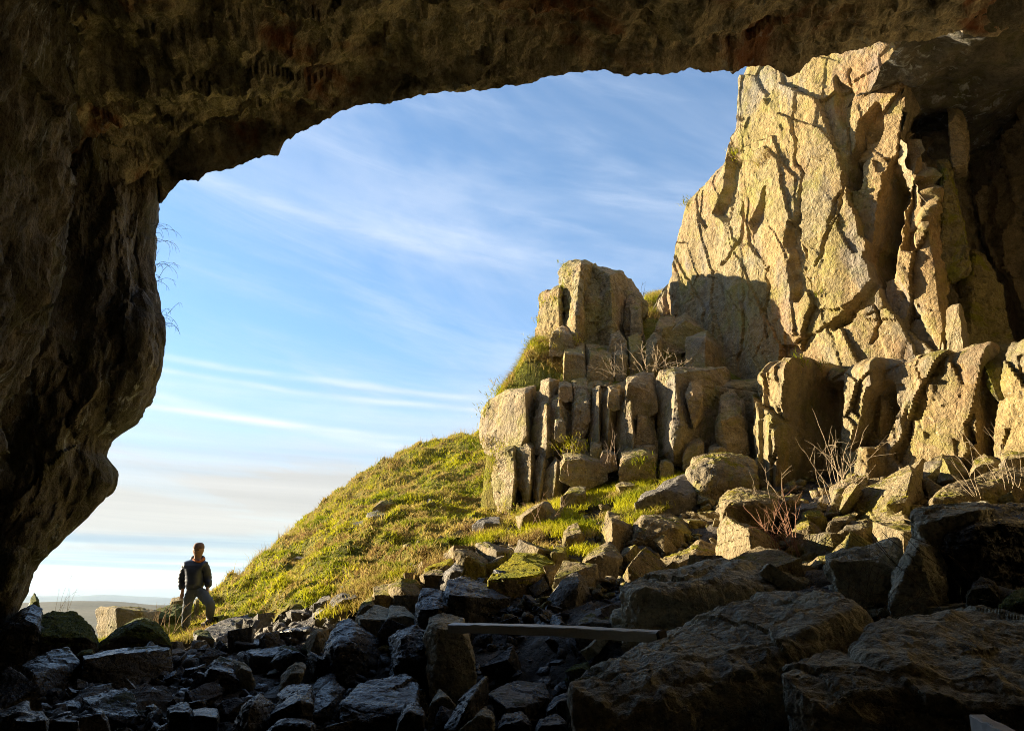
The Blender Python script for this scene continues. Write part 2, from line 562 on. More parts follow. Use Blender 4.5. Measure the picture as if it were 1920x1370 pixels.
M['roof'] = rock_mat('cave_roof_limestone', [(0.34, (0.085, 0.077, 0.06)), (0.45, (0.31, 0.285, 0.225)), (0.55, (0.52, 0.46, 0.335)), (0.66, (0.19, 0.18, 0.155))],
                     scale=1.1, dark=0.30, red=0.85, red_col=(0.22, 0.075, 0.035), bump=0.8, fine=9.0, calc=0.5, calc_lo=0.47, spec=0.2)
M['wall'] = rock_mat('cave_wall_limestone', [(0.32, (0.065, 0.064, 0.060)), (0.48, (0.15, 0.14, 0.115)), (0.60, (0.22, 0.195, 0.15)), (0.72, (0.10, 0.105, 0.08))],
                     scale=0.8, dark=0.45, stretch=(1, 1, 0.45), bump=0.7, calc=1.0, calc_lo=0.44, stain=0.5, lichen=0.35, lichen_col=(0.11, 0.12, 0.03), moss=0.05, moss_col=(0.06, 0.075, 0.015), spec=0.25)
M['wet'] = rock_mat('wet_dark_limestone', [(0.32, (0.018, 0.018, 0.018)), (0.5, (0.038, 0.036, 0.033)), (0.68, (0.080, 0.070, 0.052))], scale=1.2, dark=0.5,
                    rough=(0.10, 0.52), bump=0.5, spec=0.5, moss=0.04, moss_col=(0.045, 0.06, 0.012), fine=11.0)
M['dim'] = rock_mat('brightened_brown_limestone', [(0.32, (0.36, 0.335, 0.24)), (0.5, (0.53, 0.485, 0.345)), (0.68, (0.60, 0.535, 0.37))], scale=1.0, dark=0.5,
                    rough=(0.6, 0.9), bump=0.55, spec=0.3, moss=0.06, moss_col=(0.06, 0.065, 0.016), fine=10.0, stain=0.25)  # base colour raised to stand in for light on the shaded cave boulders
M['scree'] = rock_mat('scree_limestone', [(0.30, (0.187, 0.144, 0.078)), (0.48, (0.312, 0.242, 0.129)), (0.60, (0.367, 0.289, 0.160)), (0.74, (0.273, 0.183, 0.082))], scale=0.8, dark=0.5,
                      speck=0.4, bump=0.6, moss=0.27, moss_col=(0.22, 0.225, 0.012), grey=0.35, lichen=0.5, lichen_col=(0.33, 0.30, 0.04))
M['greyscree'] = rock_mat('grey_limestone', [(0.30, (0.101, 0.094, 0.082)), (0.5, (0.172, 0.156, 0.133)), (0.68, (0.234, 0.207, 0.160))], scale=0.9, dark=0.5,
                          speck=0.4, bump=0.5, moss=0.08, moss_col=(0.10, 0.11, 0.02), rough=(0.5, 0.9), spec=0.4)
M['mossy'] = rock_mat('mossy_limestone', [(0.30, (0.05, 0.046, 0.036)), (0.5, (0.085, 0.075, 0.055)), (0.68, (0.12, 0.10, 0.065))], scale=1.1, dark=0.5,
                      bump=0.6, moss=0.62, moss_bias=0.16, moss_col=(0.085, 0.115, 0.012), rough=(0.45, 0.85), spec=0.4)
M['goldmoss'] = rock_mat('yellow_moss_limestone', moss_bias=0.22, stops=[(0.30, (0.20, 0.16, 0.10)), (0.5, (0.30, 0.24, 0.15)), (0.68, (0.34, 0.26, 0.15))], scale=1.0, dark=0.5,
                         bump=0.6, moss=0.60, moss_col=(0.33, 0.34, 0.008), moss_scale=1.0)
M['ground'] = rock_mat('stony_earth', [(0.3, (0.04, 0.034, 0.026)), (0.5, (0.085, 0.068, 0.048)), (0.7, (0.15, 0.12, 0.08))], scale=2.0, dark=0.4, bump=0.9, rough=(0.45, 0.9), fine=18.0)
M['turf'] = rock_mat('turf', [(0.30, (0.109, 0.117, 0.016)), (0.46, (0.187, 0.187, 0.023)), (0.56, (0.250, 0.218, 0.047)), (0.72, (0.234, 0.172, 0.070))], scale=1.1, dark=0.45, bump=0.9, fine=22.0, spec=0.1)
M['grass'] = leaf_mat('grass_blades')
M['twig'] = leaf_mat('dry_stem', trans=0.05)

# ------------------------------------------------------------------ the ground: one height function for floor, scree and hillside
_cp = []


def gp(px, py, Y, dz=0.0):
    q = P(px, py, Y); _cp.append((q[0], q[1], q[2] + dz))


def gx(x, y, z): _cp.append((x, y, z))


for x_ in (-9, -5, -1.5, 2, 5, 8.5):
    for y_ in (-7, -1, 3.5): gx(x_, y_, 0.25)
for x_, y_ in ((-6, 6.2), (-3, 6.2), (0, 6.0), (2.2, 6.0), (-7.5, 9), (-4, 9), (-1, 8.5), (1.5, 7.8)): gx(x_, y_, 0.38 + 0.018 * y_)
for a_ in ((100, 1250, 11.5), (350, 1215, 13.0), (600, 1195, 11.8), (450, 1192, 14.4), (347, 1191, 16.3), (280, 1185, 16.5), (120, 1222, 14.0),
           (750, 1165, 11), (900, 1135, 11), (1000, 1035, 13.5), (1250, 1010, 13), (1400, 1070, 10.5), (1600, 1030, 10.5), (1750, 960, 11), (1900, 950, 10.6),
           (1700, 1160, 7.5), (1350, 1185, 8.2), (1100, 1180, 9), (1064, 935, 18.2), (1225, 895, 17.6), (1389, 888, 17.0), (1548, 885, 15.4), (1701, 880, 14.4),
           (1927, 885, 13), (945, 962, 19.0), (1200, 930, 15.5), (1000, 985, 15.5), (1110, 960, 15.5), (800, 1085, 12.8), (640, 1110, 13.3), (1500, 950, 13), (1050, 1100, 11.2)):
    gp(*a_)
gx(5, 5, 0.4); gx(7, 6, 0.8); gx(9, 9, 2.2); gx(11, 12, 3.2); gx(12, 8, 1.5)
CREST = ((398, 1108, 20.5), (470, 1060, 22), (530, 1018, 23.5), (600, 972, 25), (700, 892, 27), (790, 836, 28.5), (895, 812, 29))
for a_ in CREST: gp(*a_)
for a_ in CREST:
    q = P(*a_); _cp.append((q[0] - 2.5, q[1] + 3.5, q[2] - 2.2)); _cp.append((q[0] - 7, q[1] + 12, q[2] - 8.5))
for a_ in ((600, 1050, 17), (750, 955, 20), (850, 900, 23), (900, 960, 19.5), (750, 1050, 14.8), (500, 1130, 16.3), (430, 1142, 18), (660, 1000, 19.5), (830, 1010, 15.5), (800, 880, 25.5)):
    gp(*a_)
gx(1.0, 29, 8.2); gx(2, 33, 7.5); gx(-9, 16.2, 0.35); gx(-9.5, 19, -0.3); gx(-14, 22, -2.5); gx(-12, 14, 0.3); gx(-18, 34, -7.5); gx(-26, 20, -5); gx(-10, 30, -4.0); gx(-5, 45, -7); gx(5, 50, -3)
gx(3, 22, 5.0); gx(8, 18, 5.0); gx(12, 16, 5.0); gx(8, 26, 6.5)
_cp = np.array(_cp)


def _tps(r2): return np.where(r2 > 1e-9, 0.5 * r2 * np.log(r2 + 1e-12), 0.0)


_n = len(_cp)
_A = np.zeros((_n + 3, _n + 3))
_d2 = ((_cp[:, None, :2] - _cp[None, :, :2]) ** 2).sum(-1)
_A[:_n, :_n] = _tps(_d2) + np.eye(_n) * 0.35
_A[:_n, _n] = 1; _A[:_n, _n + 1:] = _cp[:, :2]; _A[_n, :_n] = 1; _A[_n + 1:, :_n] = _cp[:, :2].T
_w = np.linalg.solve(_A, np.r_[_cp[:, 2], 0, 0, 0])


def zg(x, y):
    x = np.asarray(x, float); y = np.asarray(y, float)
    sh = x.shape
    x = x.ravel(); y = y.ravel()
    z = _w[_n] + _w[_n + 1] * x + _w[_n + 2] * y
    for i in range(_n):
        z += _w[i] * _tps((x - _cp[i, 0]) ** 2 + (y - _cp[i, 1]) ** 2)
    return z.reshape(sh)


_bx = [-40, -9, -6.1, -5, -3.8, -2.9, -2.0, -1.3, -0.65, -0.25, 0.3]
_by = [18.2, 17.6, 16.9, 15.6, 14.3, 13.5, 13.7, 14.7, 16.1, 18.0, 40.0]


def turf_edge(x): return np.interp(x, _bx, _by)


# rough stony floor of cave and scree
nx, ny = 420, 440
X, Y = np.meshgrid(np.linspace(-13, 13.5, nx), np.linspace(-8.5, 20.5, ny), indexing='ij')
Z = zg(X, Y)
p3 = np.stack([X, Y, Z], -1)
Z = Z + 0.16 * fbm(p3 * 0.9, 4, 0.55) + 0.10 * facets(X * 2.2, Y * 2.2, 5, 0.5, 0.5, 0.5)
hill = (Y - turf_edge(X))
Z = Z - 0.17 - np.clip(hill + 0.4, 0, 1.2) * 0.35 * (X < 0.5)
floor = link('ground', mesh_np('ground', np.stack([X, Y, Z], -1).reshape(-1, 3), grid_faces(nx, ny), 40), M['ground'])
tag(floor, 'dark stony earth floor running from the cave up the scree slope', None, None, 'structure')

# turf of the hillside
nx, ny = 330, 420
X, Y = np.meshgrid(np.linspace(-20, 2.2, nx), np.linspace(13.0, 42, ny), indexing='ij')


def hill_z(X, Y):
    z = zg(X, Y)
    p3 = np.stack([X, Y, z], -1)
    tus = fbm(p3 * np.array([1.5, 1.5, 2.8]), 4, 0.55)
    ter = fbm(p3 * np.array([0.5, 0.5, 2.6]) + 9, 3, 0.5)
    return z + 0.15 * tus + 0.26 * ter


Zh = hill_z(X, Y)
vv = np.stack([X, Y, Zh], -1).reshape(-1, 3)
ff = grid_faces(nx, ny)
keep = (Y - turf_edge(X) > -0.5).ravel()
ff = ff[keep[ff].all(1)]
used = np.unique(ff); remap = -np.ones(len(vv), int); remap[used] = np.arange(len(used))
hillside = link('hillside', mesh_np('hillside', vv[used], remap[ff], 60), M['turf'])
tag(hillside, 'steep grassy hillside rising behind the standing person to the rock cliff', None, None, 'structure')


# ------------------------------------------------------------------ rock sheets
def sheet(name, plan, n, zb, zt, dz, dfun, mat, cap=4.0, caprows=14, capz=0.25, nblur=6, parent=None, angle=38, capnoise=0.12):
    pts, s = polyline(plan, n)
    t = np.gradient(pts, axis=0)
    nr = np.stack([t[:, 1], -t[:, 0]], 1)
    nr = blur(nr, nblur)
    nr /= np.linalg.norm(nr, axis=1)[:, None]
    zbv = zb(pts, s); ztv = zt(pts, s)
    nv = int(np.max(ztv - zbv) / dz) + 2
    k = np.linspace(0, 1, nv)
    B = np.zeros((n, nv, 3))
    B[..., 0] = pts[:, 0:1]; B[..., 1] = pts[:, 1:2]
    B[..., 2] = zbv[:, None] + (ztv - zbv)[:, None] * k[None]
    N = np.zeros((n, nv, 3)); N[..., 0] = nr[:, 0:1]; N[..., 1] = nr[:, 1:2]
    px, py = proj(B)
    sg = np.broadcast_to(s[:, None], px.shape)
    D = dfun(px, py, sg, B[..., 2], B, ztv[:, None] - B[..., 2])
    V = B + N * D[..., None]
    rows = [V]
    top = V[:, -1, :]
    for i in range(1, caprows + 1):
        f = i / caprows
        q = top.copy()
        q[:, :2] -= nr * (cap * f ** 1.6)
        q[:, 2] += capz * f - (0.0 if capz >= 0 else 0)
        q[:, 2] += capnoise * fbm(q * 1.3, 3)
        rows.append(q[:, None, :])
    V = np.concatenate(rows, 1)
    o = link(name, mesh_np(name, V.reshape(-1, 3), grid_faces(n, V.shape[1], True), angle), mat, parent)
    return o


def sawtooth(px, prof):
    a = np.array(prof, float)
    return np.interp(px, a[:, 0], a[:, 1])


# upper wall of the cliff
W_PLAN = [(2.6, 26.5), (3.6, 24), (4.6, 21), (6.2, 18), (7.4, 16.2), (8.72, 14.9), (9.0, 15.1)]
_zt_px = [(1180, 590, 24.2), (1205, 560, 22.3), (1240, 480, 21.0), (1258, 405, 20.7), (1280, 352, 20.2), (1335, 305, 19.2), (1360, 285, 18.7), (1368, 230, 18.4), (1392, 130, 18.0)]
_zt_y = np.array([a[2] for a in _zt_px][::-1]); _zt_z = np.array([P(*a)[2] for a in _zt_px][::-1])


def w_top(pts, s):
    z = np.interp(pts[:, 1], _zt_y, _zt_z)
    z = np.where(pts[:, 1] < 18.0, 15.5 + (18 - pts[:, 1]) * 1.2, z)
    return z + 0.14 * fbm(np.stack([s * 2.3, s * 0, s * 0 + 4], 1), 4)


CLEFTS = [  # (outline in the photograph, depth into the rock, softness)
    ([(1716, 100), (1706, 190), (1692, 262), (1668, 330), (1652, 400), (1640, 470), (1642, 520), (1662, 512), (1682, 430), (1700, 330), (1716, 240), (1728, 120)], 1.5, 12),
    ([(1652, 205), (1618, 232), (1597, 300), (1586, 350), (1606, 352), (1622, 290), (1650, 226)], 0.75, 7),
    ([(1572, 150), (1590, 165), (1594, 210), (1582, 232), (1574, 200)], 0.30, 6),
    ([(1560, 612), (1600, 588), (1640, 572), (1655, 536), (1640, 528), (1618, 560), (1585, 584)], 0.28, 6),
    ([(1380, 300), (1366, 360), (1350, 402), (1360, 410), (1380, 370), (1392, 312)], 0.30, 7),
    ([(1415, 420), (1436, 380), (1446, 360), (1440, 410), (1424, 440)], 0.22, 5),
    ([(1498, 420), (1512, 470), (1520, 540), (1508, 570), (1500, 520), (1494, 470)], 0.26, 6),
    ([(1640, 300), (1700, 285), (1690, 300), (1650, 318)], 0.10, 4),
    ([(1720, 340), (1706, 420), (1702, 470), (1716, 470), (1722, 410), (1730, 350)], 0.3, 6),
]
CRACKS = [[(1507, 180), (1500, 250), (1512, 330), (1504, 420)], [(1600, 130), (1593, 210), (1588, 300), (1586, 360), (1560, 420)], [(1540, 500), (1560, 440), (1590, 370)],
          [(1688, 610), (1700, 590), (1722, 592)], [(1640, 640), (1652, 600), (1648, 560)], [(1360, 500), (1390, 440), (1400, 380)], [(1440, 630), (1432, 560), (1450, 500)]]


def w_D(px, py, s, z, B, below):
    wx = 0.07 * fbm(B * 1.1, 4, 0.6); wz = 0.10 * fbm(B * 1.0 + 30, 4, 0.6)
    a, c = s + wx, z + wz
    lean = a + 0.22 * c
    d = facets(lean / 3.6, c / 6.5, 21, 0.13, 0.20, 0.10, 0.20, 0.03, 0.006)
    d += facets((a + 0.12 * c) / 1.5, c / 4.2, 27, 0.09, 0.15, 0.08, 0.10, 0.04, 0.010)
    d += facets((a + 0.2 * c) / 0.75, c / 1.25, 29, 0.036, 0.07, 0.05, 0.03, 0.02, 0.02)
    rough = np.clip(fbm(B * 0.35 + 70, 2) * 1.3 + 0.6, 0.25, 1.3)
    d += rough * slabs((a + 0.35 * c) / 0.34, c / 0.36, 47, 0.022, 0.03, 0.03, 0.01)
    d += 0.03 * fbm(B * 1.5, 4, 0.55) + 0.012 * fbm(B * 12.0, 3, 0.6)
    wpx = px + 10 * fbm(B * 1.6 + 5, 3); wpy = py + 10 * fbm(B * 1.6 + 55, 3)
    for poly, dep, soft in CLEFTS: d -= dep * polymask(wpx, wpy, poly, soft)
    for ln in CRACKS: d -= 0.14 * np.clip(1 - linedist(wpx, wpy, ln) / 4.0, 0, 1)
    # blunt arete towards the corner and rounded skyline
    d += 0.35 * polymask(wpx, wpy, [(1722, 110), (1700, 190), (1700, 235), (1724, 250), (1735, 190), (1740, 120)], 8)
    d += 0.30 * polymask(wpx, wpy, [(1760, 300), (1730, 360), (1700, 440), (1690, 520), (1760, 640), (1772, 500)], 16)
    d -= 0.6 * np.clip(1 - below / 0.8, 0, 1) ** 2
    return d


cliff = sheet('cliff', W_PLAN, 430, lambda p, s: np.full(len(p), 4.5), w_top, 0.034, w_D, M['cliff'], cap=4.0, capz=0.8)
tag(cliff, 'tall sunlit limestone cliff with dark vertical clefts at the right of the cave mouth', None, None, 'structure')

# lower tier with its columnar blocks
L_PLAN = [(0.6, 24), (-0.35, 21.4), (-0.78, 19.9), (-0.52, 19.05), (1.3, 18.2), (3.2, 17.6), (5.0, 17.0), (6.2, 15.4), (7.3, 14.4), (8.6, 13.0), (10.6, 11.2)]
_lt_px = [(905, 775, 20.5), (912, 752, 19.9), (925, 735, 19.1), (960, 716, 18.9), (1000, 712, 18.6), (1060, 706, 18.25), (1230, 692, 17.6), (1400, 690, 17.0), (1500, 686, 15.9), (1580, 684, 15.2), (1730, 672, 14.2), (1830, 656, 13.7), (1920, 640, 13.0)]
_lt_x = np.array([P(*a)[0] for a in _lt_px]); _lt_z = np.array([P(*a)[2] for a in _lt_px])
TIER = [(870, -1.3), (905, -0.75), (1000, -0.35), (1100, -0.42), (1270, -0.30), (1300, -0.40), (1385, -0.75), (1408, -0.15), (1450, 0.45), (1456, 0.35), (1498, 0.7), (1511, -0.65), (1568, -0.55), (1580, 0.0), (1640, 0.40), (1662, 0.12), (1690, 0.10), (1760, 0.16), (1838, 0.20), (1848, -0.35), (1868, -0.3), (1878, 0.25), (1930, 0.5), (2100, 0.5)]
T_HOLLOW = [([(1640, 740), (1668, 722), (1676, 760), (1668, 800), (1640, 835), (1606, 845), (1625, 800)], 0.55, 9), ([(1500, 745), (1512, 720), (1575, 712), (1580, 760), (1560, 840), (1520, 850), (1500, 800)], 0.30, 8),
            ([(1852, 690), (1872, 700), (1880, 750), (1860, 745), (1850, 720)], 0.5, 7), ([(1700, 762), (1706, 800), (1700, 830), (1694, 790)], 0.10, 3), ([(1822, 800), (1830, 830), (1824, 842), (1818, 820)], 0.2, 4)]


def l_D(px, py, s, z, B, below):
    wp = px + 9 * fbm(B * np.array([0.9, 0.9, 0.7]), 3) + (py - 780) * 0.06 * np.sin(px * 0.021)
    amp = np.clip(1.0 + 0.8 * fbm(B * np.array([0.35, 0.35, 0.75]) + 12, 2), 0.5, 1.5)
    d = sawtooth(wp, TIER)
    a = s + 0.1 * fbm(B * 0.9, 3); c = z + 0.15 * fbm(B * 0.8 + 30, 3)
    k = np.interp(px, [1560, 1660], [1.0, 0.75])
    d += k * facets((a + 0.1 * c) / 2.6, c / 3.0, 61, 0.14, 0.16, 0.10, 0.14, 0.06, 0.015)
    d += k * facets((a - 0.1 * c) / 1.2, c / 1.5, 62, 0.07, 0.12, 0.07, 0.06, 0.05, 0.015)
    d += facets((a + 0.2 * c) / 0.48, c / 0.6, 64, 0.030, 0.06, 0.04, 0.02, 0.015, 0.03)
    d += slabs((a - 0.2 * c) / 0.15, c / 0.26, 67, 0.020, 0.025, 0.025)
    d += 0.03 * fbm(B * 1.5, 4, 0.55) + 0.012 * fbm(B * 12.0, 3, 0.6)
    d += 0.12
    d -= 0.22
    wpx = px + 8 * fbm(B * 1.8 + 5, 3); wpy = py + 8 * fbm(B * 1.8 + 55, 3)
    for poly, dep, soft in T_HOLLOW: d -= dep * polymask(wpx, wpy, poly, soft)
    d -= 0.35 * np.clip(1 - below / 0.35, 0, 1) ** 2
    return d


tier = sheet('rock_ledge', L_PLAN, 560, lambda p, s: zg(p[:, 0], p[:, 1]) - 1.2, lambda p, s: np.interp(p[:, 0], _lt_x, _lt_z) + 0.10 * fbm(np.stack([s * 1.7, s * 0, s * 0], 1), 4),
             0.034, l_D, M['cliff'], cap=4.2, capz=0.30, parent=cliff)

# recess behind the corner, then the right wall of the cave
R_PLAN = [(8.72, 14.9), (9.35, 16.0), (10.2, 17.6), (12.0, 18.0), (12.6, 15.0), (12.4, 11), (11.4, 7), (11.2, 0), (10.8, -8.2)]


def r_D(px, py, s, z, B, below):
    a = s + 0.3 * fbm(B * 0.7, 3); c = z + 0.5 * fbm(B * 0.6, 3)
    d = facets(a / 1.2, c / 2.2, 81, 0.22, 0.35, 0.2, 0, 0.12, 0.05) + facets(a / 0.4, c / 0.7, 83, 0.06, 0.1, 0.1)
    return d + 0.10 * fbm(B * 1.1, 4, 0.55) + 0.35 * fbm(B * 0.35 + 8, 2)


recess = sheet('cave_wall', R_PLAN, 420, lambda p, s: np.full(len(p), -0.5), lambda p, s: np.full(len(p), 13.5), 0.075, r_D, M['recess'], cap=0.6, caprows=2, nblur=14)
tag(recess, 'shaded right wall of the cave with the deep recess behind the cliff corner', None, None, 'structure')

# left wall of the cave: plan curve hung from the silhouette of its outer edge
EDGE = [(296, 340), (300, 385), (292, 420), (298, 500), (311, 580), (316, 640), (306, 700), (282, 745), (246, 785), (206, 824), (196, 852), (211, 880), (219, 908), (206, 935), (160, 986), (112, 1030), (83, 1060), (69, 1095), (62, 1112), (38, 1152), (8, 1200), (-40, 1260)]
_e = np.array([P(a, b, 13.5) for a, b in EDGE])[::-1]
ez, ex = _e[:, 2], _e[:, 0]
zs = np.linspace(-0.6, 12.6, 400)
xe = np.interp(zs, ez, ex)
xe = np.where(zs > ez[-1], ex[-1], xe)
U = [(-30, 15.5, 0), (-12.5, 14.6, 0.25), (-7.1, 14.15, 0.9), (-6.45, 13.95, 0.97), (-6.08, 13.62, 1), (-6.0, 13.45, 1), (-6.02, 13.1, 1), (-6.3, 12.75, 0.95), (-7.2, 12.3, 0.8), (-7.6, 11.7, 0.7), (-7.3, 11.2, 0.55), (-6.68, 10.75, 0.45), (-6.35, 10.2, 0.4),
     (-6.2, 9.2, 0.3), (-6.0, 7.5, 0.2), (-5.9, 3, 0.1), (-5.8, -2, 0), (-5.6, -8.2, 0)]
Upts = np.array([(a, b) for a, b, c in U]); Uw = np.array([c for a, b, c in U])
dcum = np.r_[0, np.cumsum(np.linalg.norm(np.diff(Upts, axis=0), axis=1))]
us = np.unique(np.r_[np.linspace(0, dcum[2], 60), np.linspace(dcum[2], dcum[14], 330), np.linspace(dcum[14], dcum[-1], 60)])
bx = np.interp(us, dcum, Upts[:, 0]); by = np.interp(us, dcum, Upts[:, 1]); bw = np.interp(us, dcum, Uw)
bx = blur(bx, 3); by = blur(by, 3)
V = np.zeros((len(us), len(zs), 3))
V[..., 0] = bx[:, None] + bw[:, None] * (xe + 6.0)[None]
V[..., 1] = by[:, None]
V[..., 2] = zs[None]
V0 = V.copy()
dn = np.zeros_like(V)
tx = np.gradient(bx); ty = np.gradient(by)
ln = np.hypot(tx, ty)
dn[..., 0] = (-ty / ln)[:, None]; dn[..., 1] = (tx / ln)[:, None]
aa = V0[..., 1] * 1.0 + V0[..., 0] + 0.25 * fbm(V0 * 0.8, 3)
cc = V0[..., 2] + 0.35 * fbm(V0 * 0.6 + 9, 3)
flu = 0.34 * fbm(V0 * np.array([0.9, 0.9, 0.35]), 4, 0.5) - slabs((aa + 0.2 * cc) / 1.0, cc / 2.6, 91, 0.20, 0.22, 0.18) - slabs((aa - 0.1 * cc) / 0.36, cc / 0.95, 93, 0.06, 0.08, 0.06)
flu += 0.05 * fbm(V0 * np.array([6, 6, 2.4]) + 15, 4, 0.6) + facets((aa + 0.2 * cc) / 0.7, cc / 1.6, 95, 0.09, 0.06, 0.05) + facets(aa / 0.25, cc / 0.5, 97, 0.03, 0.03, 0.03)
flu -= flu.mean() - 0.04
edge_keep = np.exp(-((by - 13.45) / 0.30) ** 2)[:, None]
flu = flu * (1 - 0.70 * edge_keep)
V += dn * -flu[..., None]
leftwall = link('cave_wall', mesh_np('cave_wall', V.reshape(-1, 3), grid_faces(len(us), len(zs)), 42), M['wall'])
tag(leftwall, 'dark overhanging left wall of the cave with pale mineral streaks on its edge', None, None, 'structure')

# cave roof: lip curve, underside running in over the camera, outside running up the hill
LIP = [(150, 470, 13.9), (240, 430, 13.75), (296, 392, 13.6), (303, 383, 13.5), (320, 362, 13.4), (346, 341, 13.2), (372, 343, 13.1), (386, 327, 13.0), (438, 320, 12.9), (470, 303, 12.8), (523, 291, 12.6), (534, 268, 12.5), (560, 253, 12.4), (600, 232, 12.2), (640, 208, 12.0),
       (692, 196, 11.9), (720, 196, 11.8), (762, 186, 11.7), (830, 170, 11.6), (880, 168, 11.5), (938, 165, 11.5), (958, 160, 11.45), (1000, 155, 11.4), (1040, 143, 11.3), (1080, 138, 11.3), (1130, 134, 11.3), (1160, 141, 11.3), (1215, 141, 11.3), (1240, 142, 11.3), (1290, 134, 11.4),
       (1340, 139, 11.5), (1368, 139, 11.6), (1374, 143, 11.6), (1396, 130, 11.7), (1420, 124, 11.7), (1446, 132, 11.8), (1478, 152, 11.9), (1500, 142, 11.9), (1526, 114, 12.0), (1560, 106, 12.0), (1600, 98, 12.1), (1640, 86, 12.2), (1690, 80, 12.3), (1735, 80, 12.4), (1765, 70, 12.4), (1800, 60, 12.4),
       (1830, 76, 12.4), (1870, 70, 12.4), (1900, 50, 12.3), (1925, 66, 12.3), (2000, 60, 12.2), (2200, 40, 12)]
lip3 = np.array([P(*a) for a in LIP])
lip, ls = polyline(lip3, 620)
lsm = np.stack([blur(lip[:, k], 14) for k in range(3)], 1)
vs = np.r_[np.linspace(-1, 0, 26)[:-1], np.linspace(0, 1, 170) ** 1.5]
V = np.zeros((len(lip), len(vs), 3))
for j, v in enumerate(vs):
    if v < 0:
        t = -v
        V[:, j, 0] = lip[:, 0]
        V[:, j, 1] = lip[:, 1] + 0.10 * math.sin(t * 3.1) - 5.0 * t * t * t
        V[:, j, 2] = lip[:, 2] * (1 - t * 0) + 6.0 * t ** 1.1
    else:
        w = min(1.0, v / 0.06)
        base = lip * (1 - w) + lsm * w
        run = 20.5 * v
        V[:, j, 0] = base[:, 0] * (1 - 0.10 * v)
        V[:, j, 1] = base[:, 1] - run
        V[:, j, 2] = base[:, 2] + 0.75 * (1 - math.exp(-run / 1.2)) - (base[:, 2] - 8.3) * min(1, run / 9.0) * 0.8
V0 = V.copy()
under = np.clip(vs / 0.012, 0, 1)[None, :]
sc = V0 * np.array([1.0, 1.0, 1.6])
ra_ = V0[..., 0] + 0.25 * fbm(sc * 0.7, 3); rb_ = V0[..., 1] + 0.25 * fbm(sc * 0.7 + 40, 3)
dz = 0.50 * fbm(sc * 0.5, 3, 0.5) - slabs((ra_ + 0.5 * rb_) / 1.5, (rb_ - 0.3 * ra_) / 0.85, 101, 0.20, 0.22, 0.24) - slabs((ra_ + 0.3 * rb_) / 0.55, rb_ / 0.34, 103, 0.075, 0.08, 0.09) - slabs((ra_ - 0.2 * rb_) / 0.20, rb_ / 0.14, 105, 0.028, 0.03, 0.03)
dz += 0.03 * fbm(sc * 6, 3, 0.6)
dz += facets((ra_ + 0.4 * rb_) / 0.9, (rb_ - 0.2 * ra_) / 0.5, 107, 0.10, 0.06, 0.06) + facets((ra_ - 0.3 * rb_) / 0.33, rb_ / 0.22, 109, 0.035, 0.03, 0.03)
dz -= dz.mean() - 0.26
V[..., 2] += dz * (0.12 + 0.88 * under) * np.where(vs[None, :] < 0, 0.5, 1)
V[..., 2] += 0.05 * fbm(V0 * 5.0, 3, 0.6)
# a step in the roof where it meets the left wall; the brow of the red bed
roof = link('cave_roof', mesh_np('cave_roof', V.reshape(-1, 3), grid_faces(len(lip), len(vs), False), 40), M['roof'])
tag(roof, 'brown rock roof of the cave arching over the whole mouth', None, None, 'structure')

# roof over the recess, and the closed back of the cave
nx, ny = 70, 80
X, Y = np.meshgrid(np.linspace(8.0, 15.5, nx), np.linspace(10.5, 19.5, ny), indexing='ij')
Z = 12.3 + 0.06 * (Y - 12) + 0.5 * fbm(np.stack([X, Y, X * 0], -1) * 0.6, 4)
link('recess_roof', mesh_np('recess_roof', np.stack([X, Y, Z], -1).reshape(-1, 3), grid_faces(nx, ny), 40), M['wall'], roof)
nx, ny = 60, 40
X, Z = np.meshgrid(np.linspace(-7.5, 12.5, nx), np.linspace(-1, 13, ny), indexing='ij')
Yb = -7.6 + 0.8 * fbm(np.stack([X, X * 0, Z], -1) * 0.4, 4)
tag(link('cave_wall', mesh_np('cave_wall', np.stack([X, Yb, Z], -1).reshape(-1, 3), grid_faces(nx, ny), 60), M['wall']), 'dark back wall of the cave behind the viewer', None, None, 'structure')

# grassy terrace between the two tiers of the cliff
nx, ny = 150, 150
X, Y = np.meshgrid(np.linspace(-1.2, 8.2, nx), np.linspace(17.2, 27, ny), indexing='ij')
Zt = 6.55 + np.clip(Y - 18.6, 0, 6) * 0.93 + np.clip(Y - 24.0, 0, 5) * -0.8
Zt -= np.clip(0.25 + (Y - 19.5) * 0.10 - X, 0, 3) * 1.35
Zt -= np.clip(17.9 - 0.28 * (X - 1.3) - Y, 0, 3) * 1.0
Zt -= np.clip((X - 5.5), 0, 5) * 0.25
p3 = np.stack([X, Y, Zt], -1)
Zt = Zt + 0.16 * fbm(p3 * 1.3, 4)
_fr = np.interp(X, [-1.2, -0.5, 0.3, 1.3, 3.2, 4.4, 5.0, 6.2, 8], [20.1, 20.0, 19.65, 19.15, 18.55, 18.3, 18.8, 18.2, 16.7])
_lf = np.interp(Y, [17, 18.6, 19.0, 19.9, 21.4, 24.0, 27], [1.5, 0.35, -0.2, -0.52, -0.12, 0.75, 2.0])
_px, _py = proj(np.stack([X, Y, Zt], -1))
_lim = np.interp(_px, [860, 880, 905, 940, 970, 1000, 1060, 1200, 1215, 1240, 1300], [900, 850, 778, 736, 700, 648, 612, 577, 562, 556, 552])   # skyline of the bank
_v = (685.0 - _lim) / FPX
Zt = np.minimum(Zt, EYE[2] + Y * (SP + _v * CP) / (CP - _v * SP))


Zt = Zt - np.clip(_fr - Y, 0, 0.5) * 9 - np.clip(_lf - X, 0, 0.5) * 7          # its edges fold down behind the rock


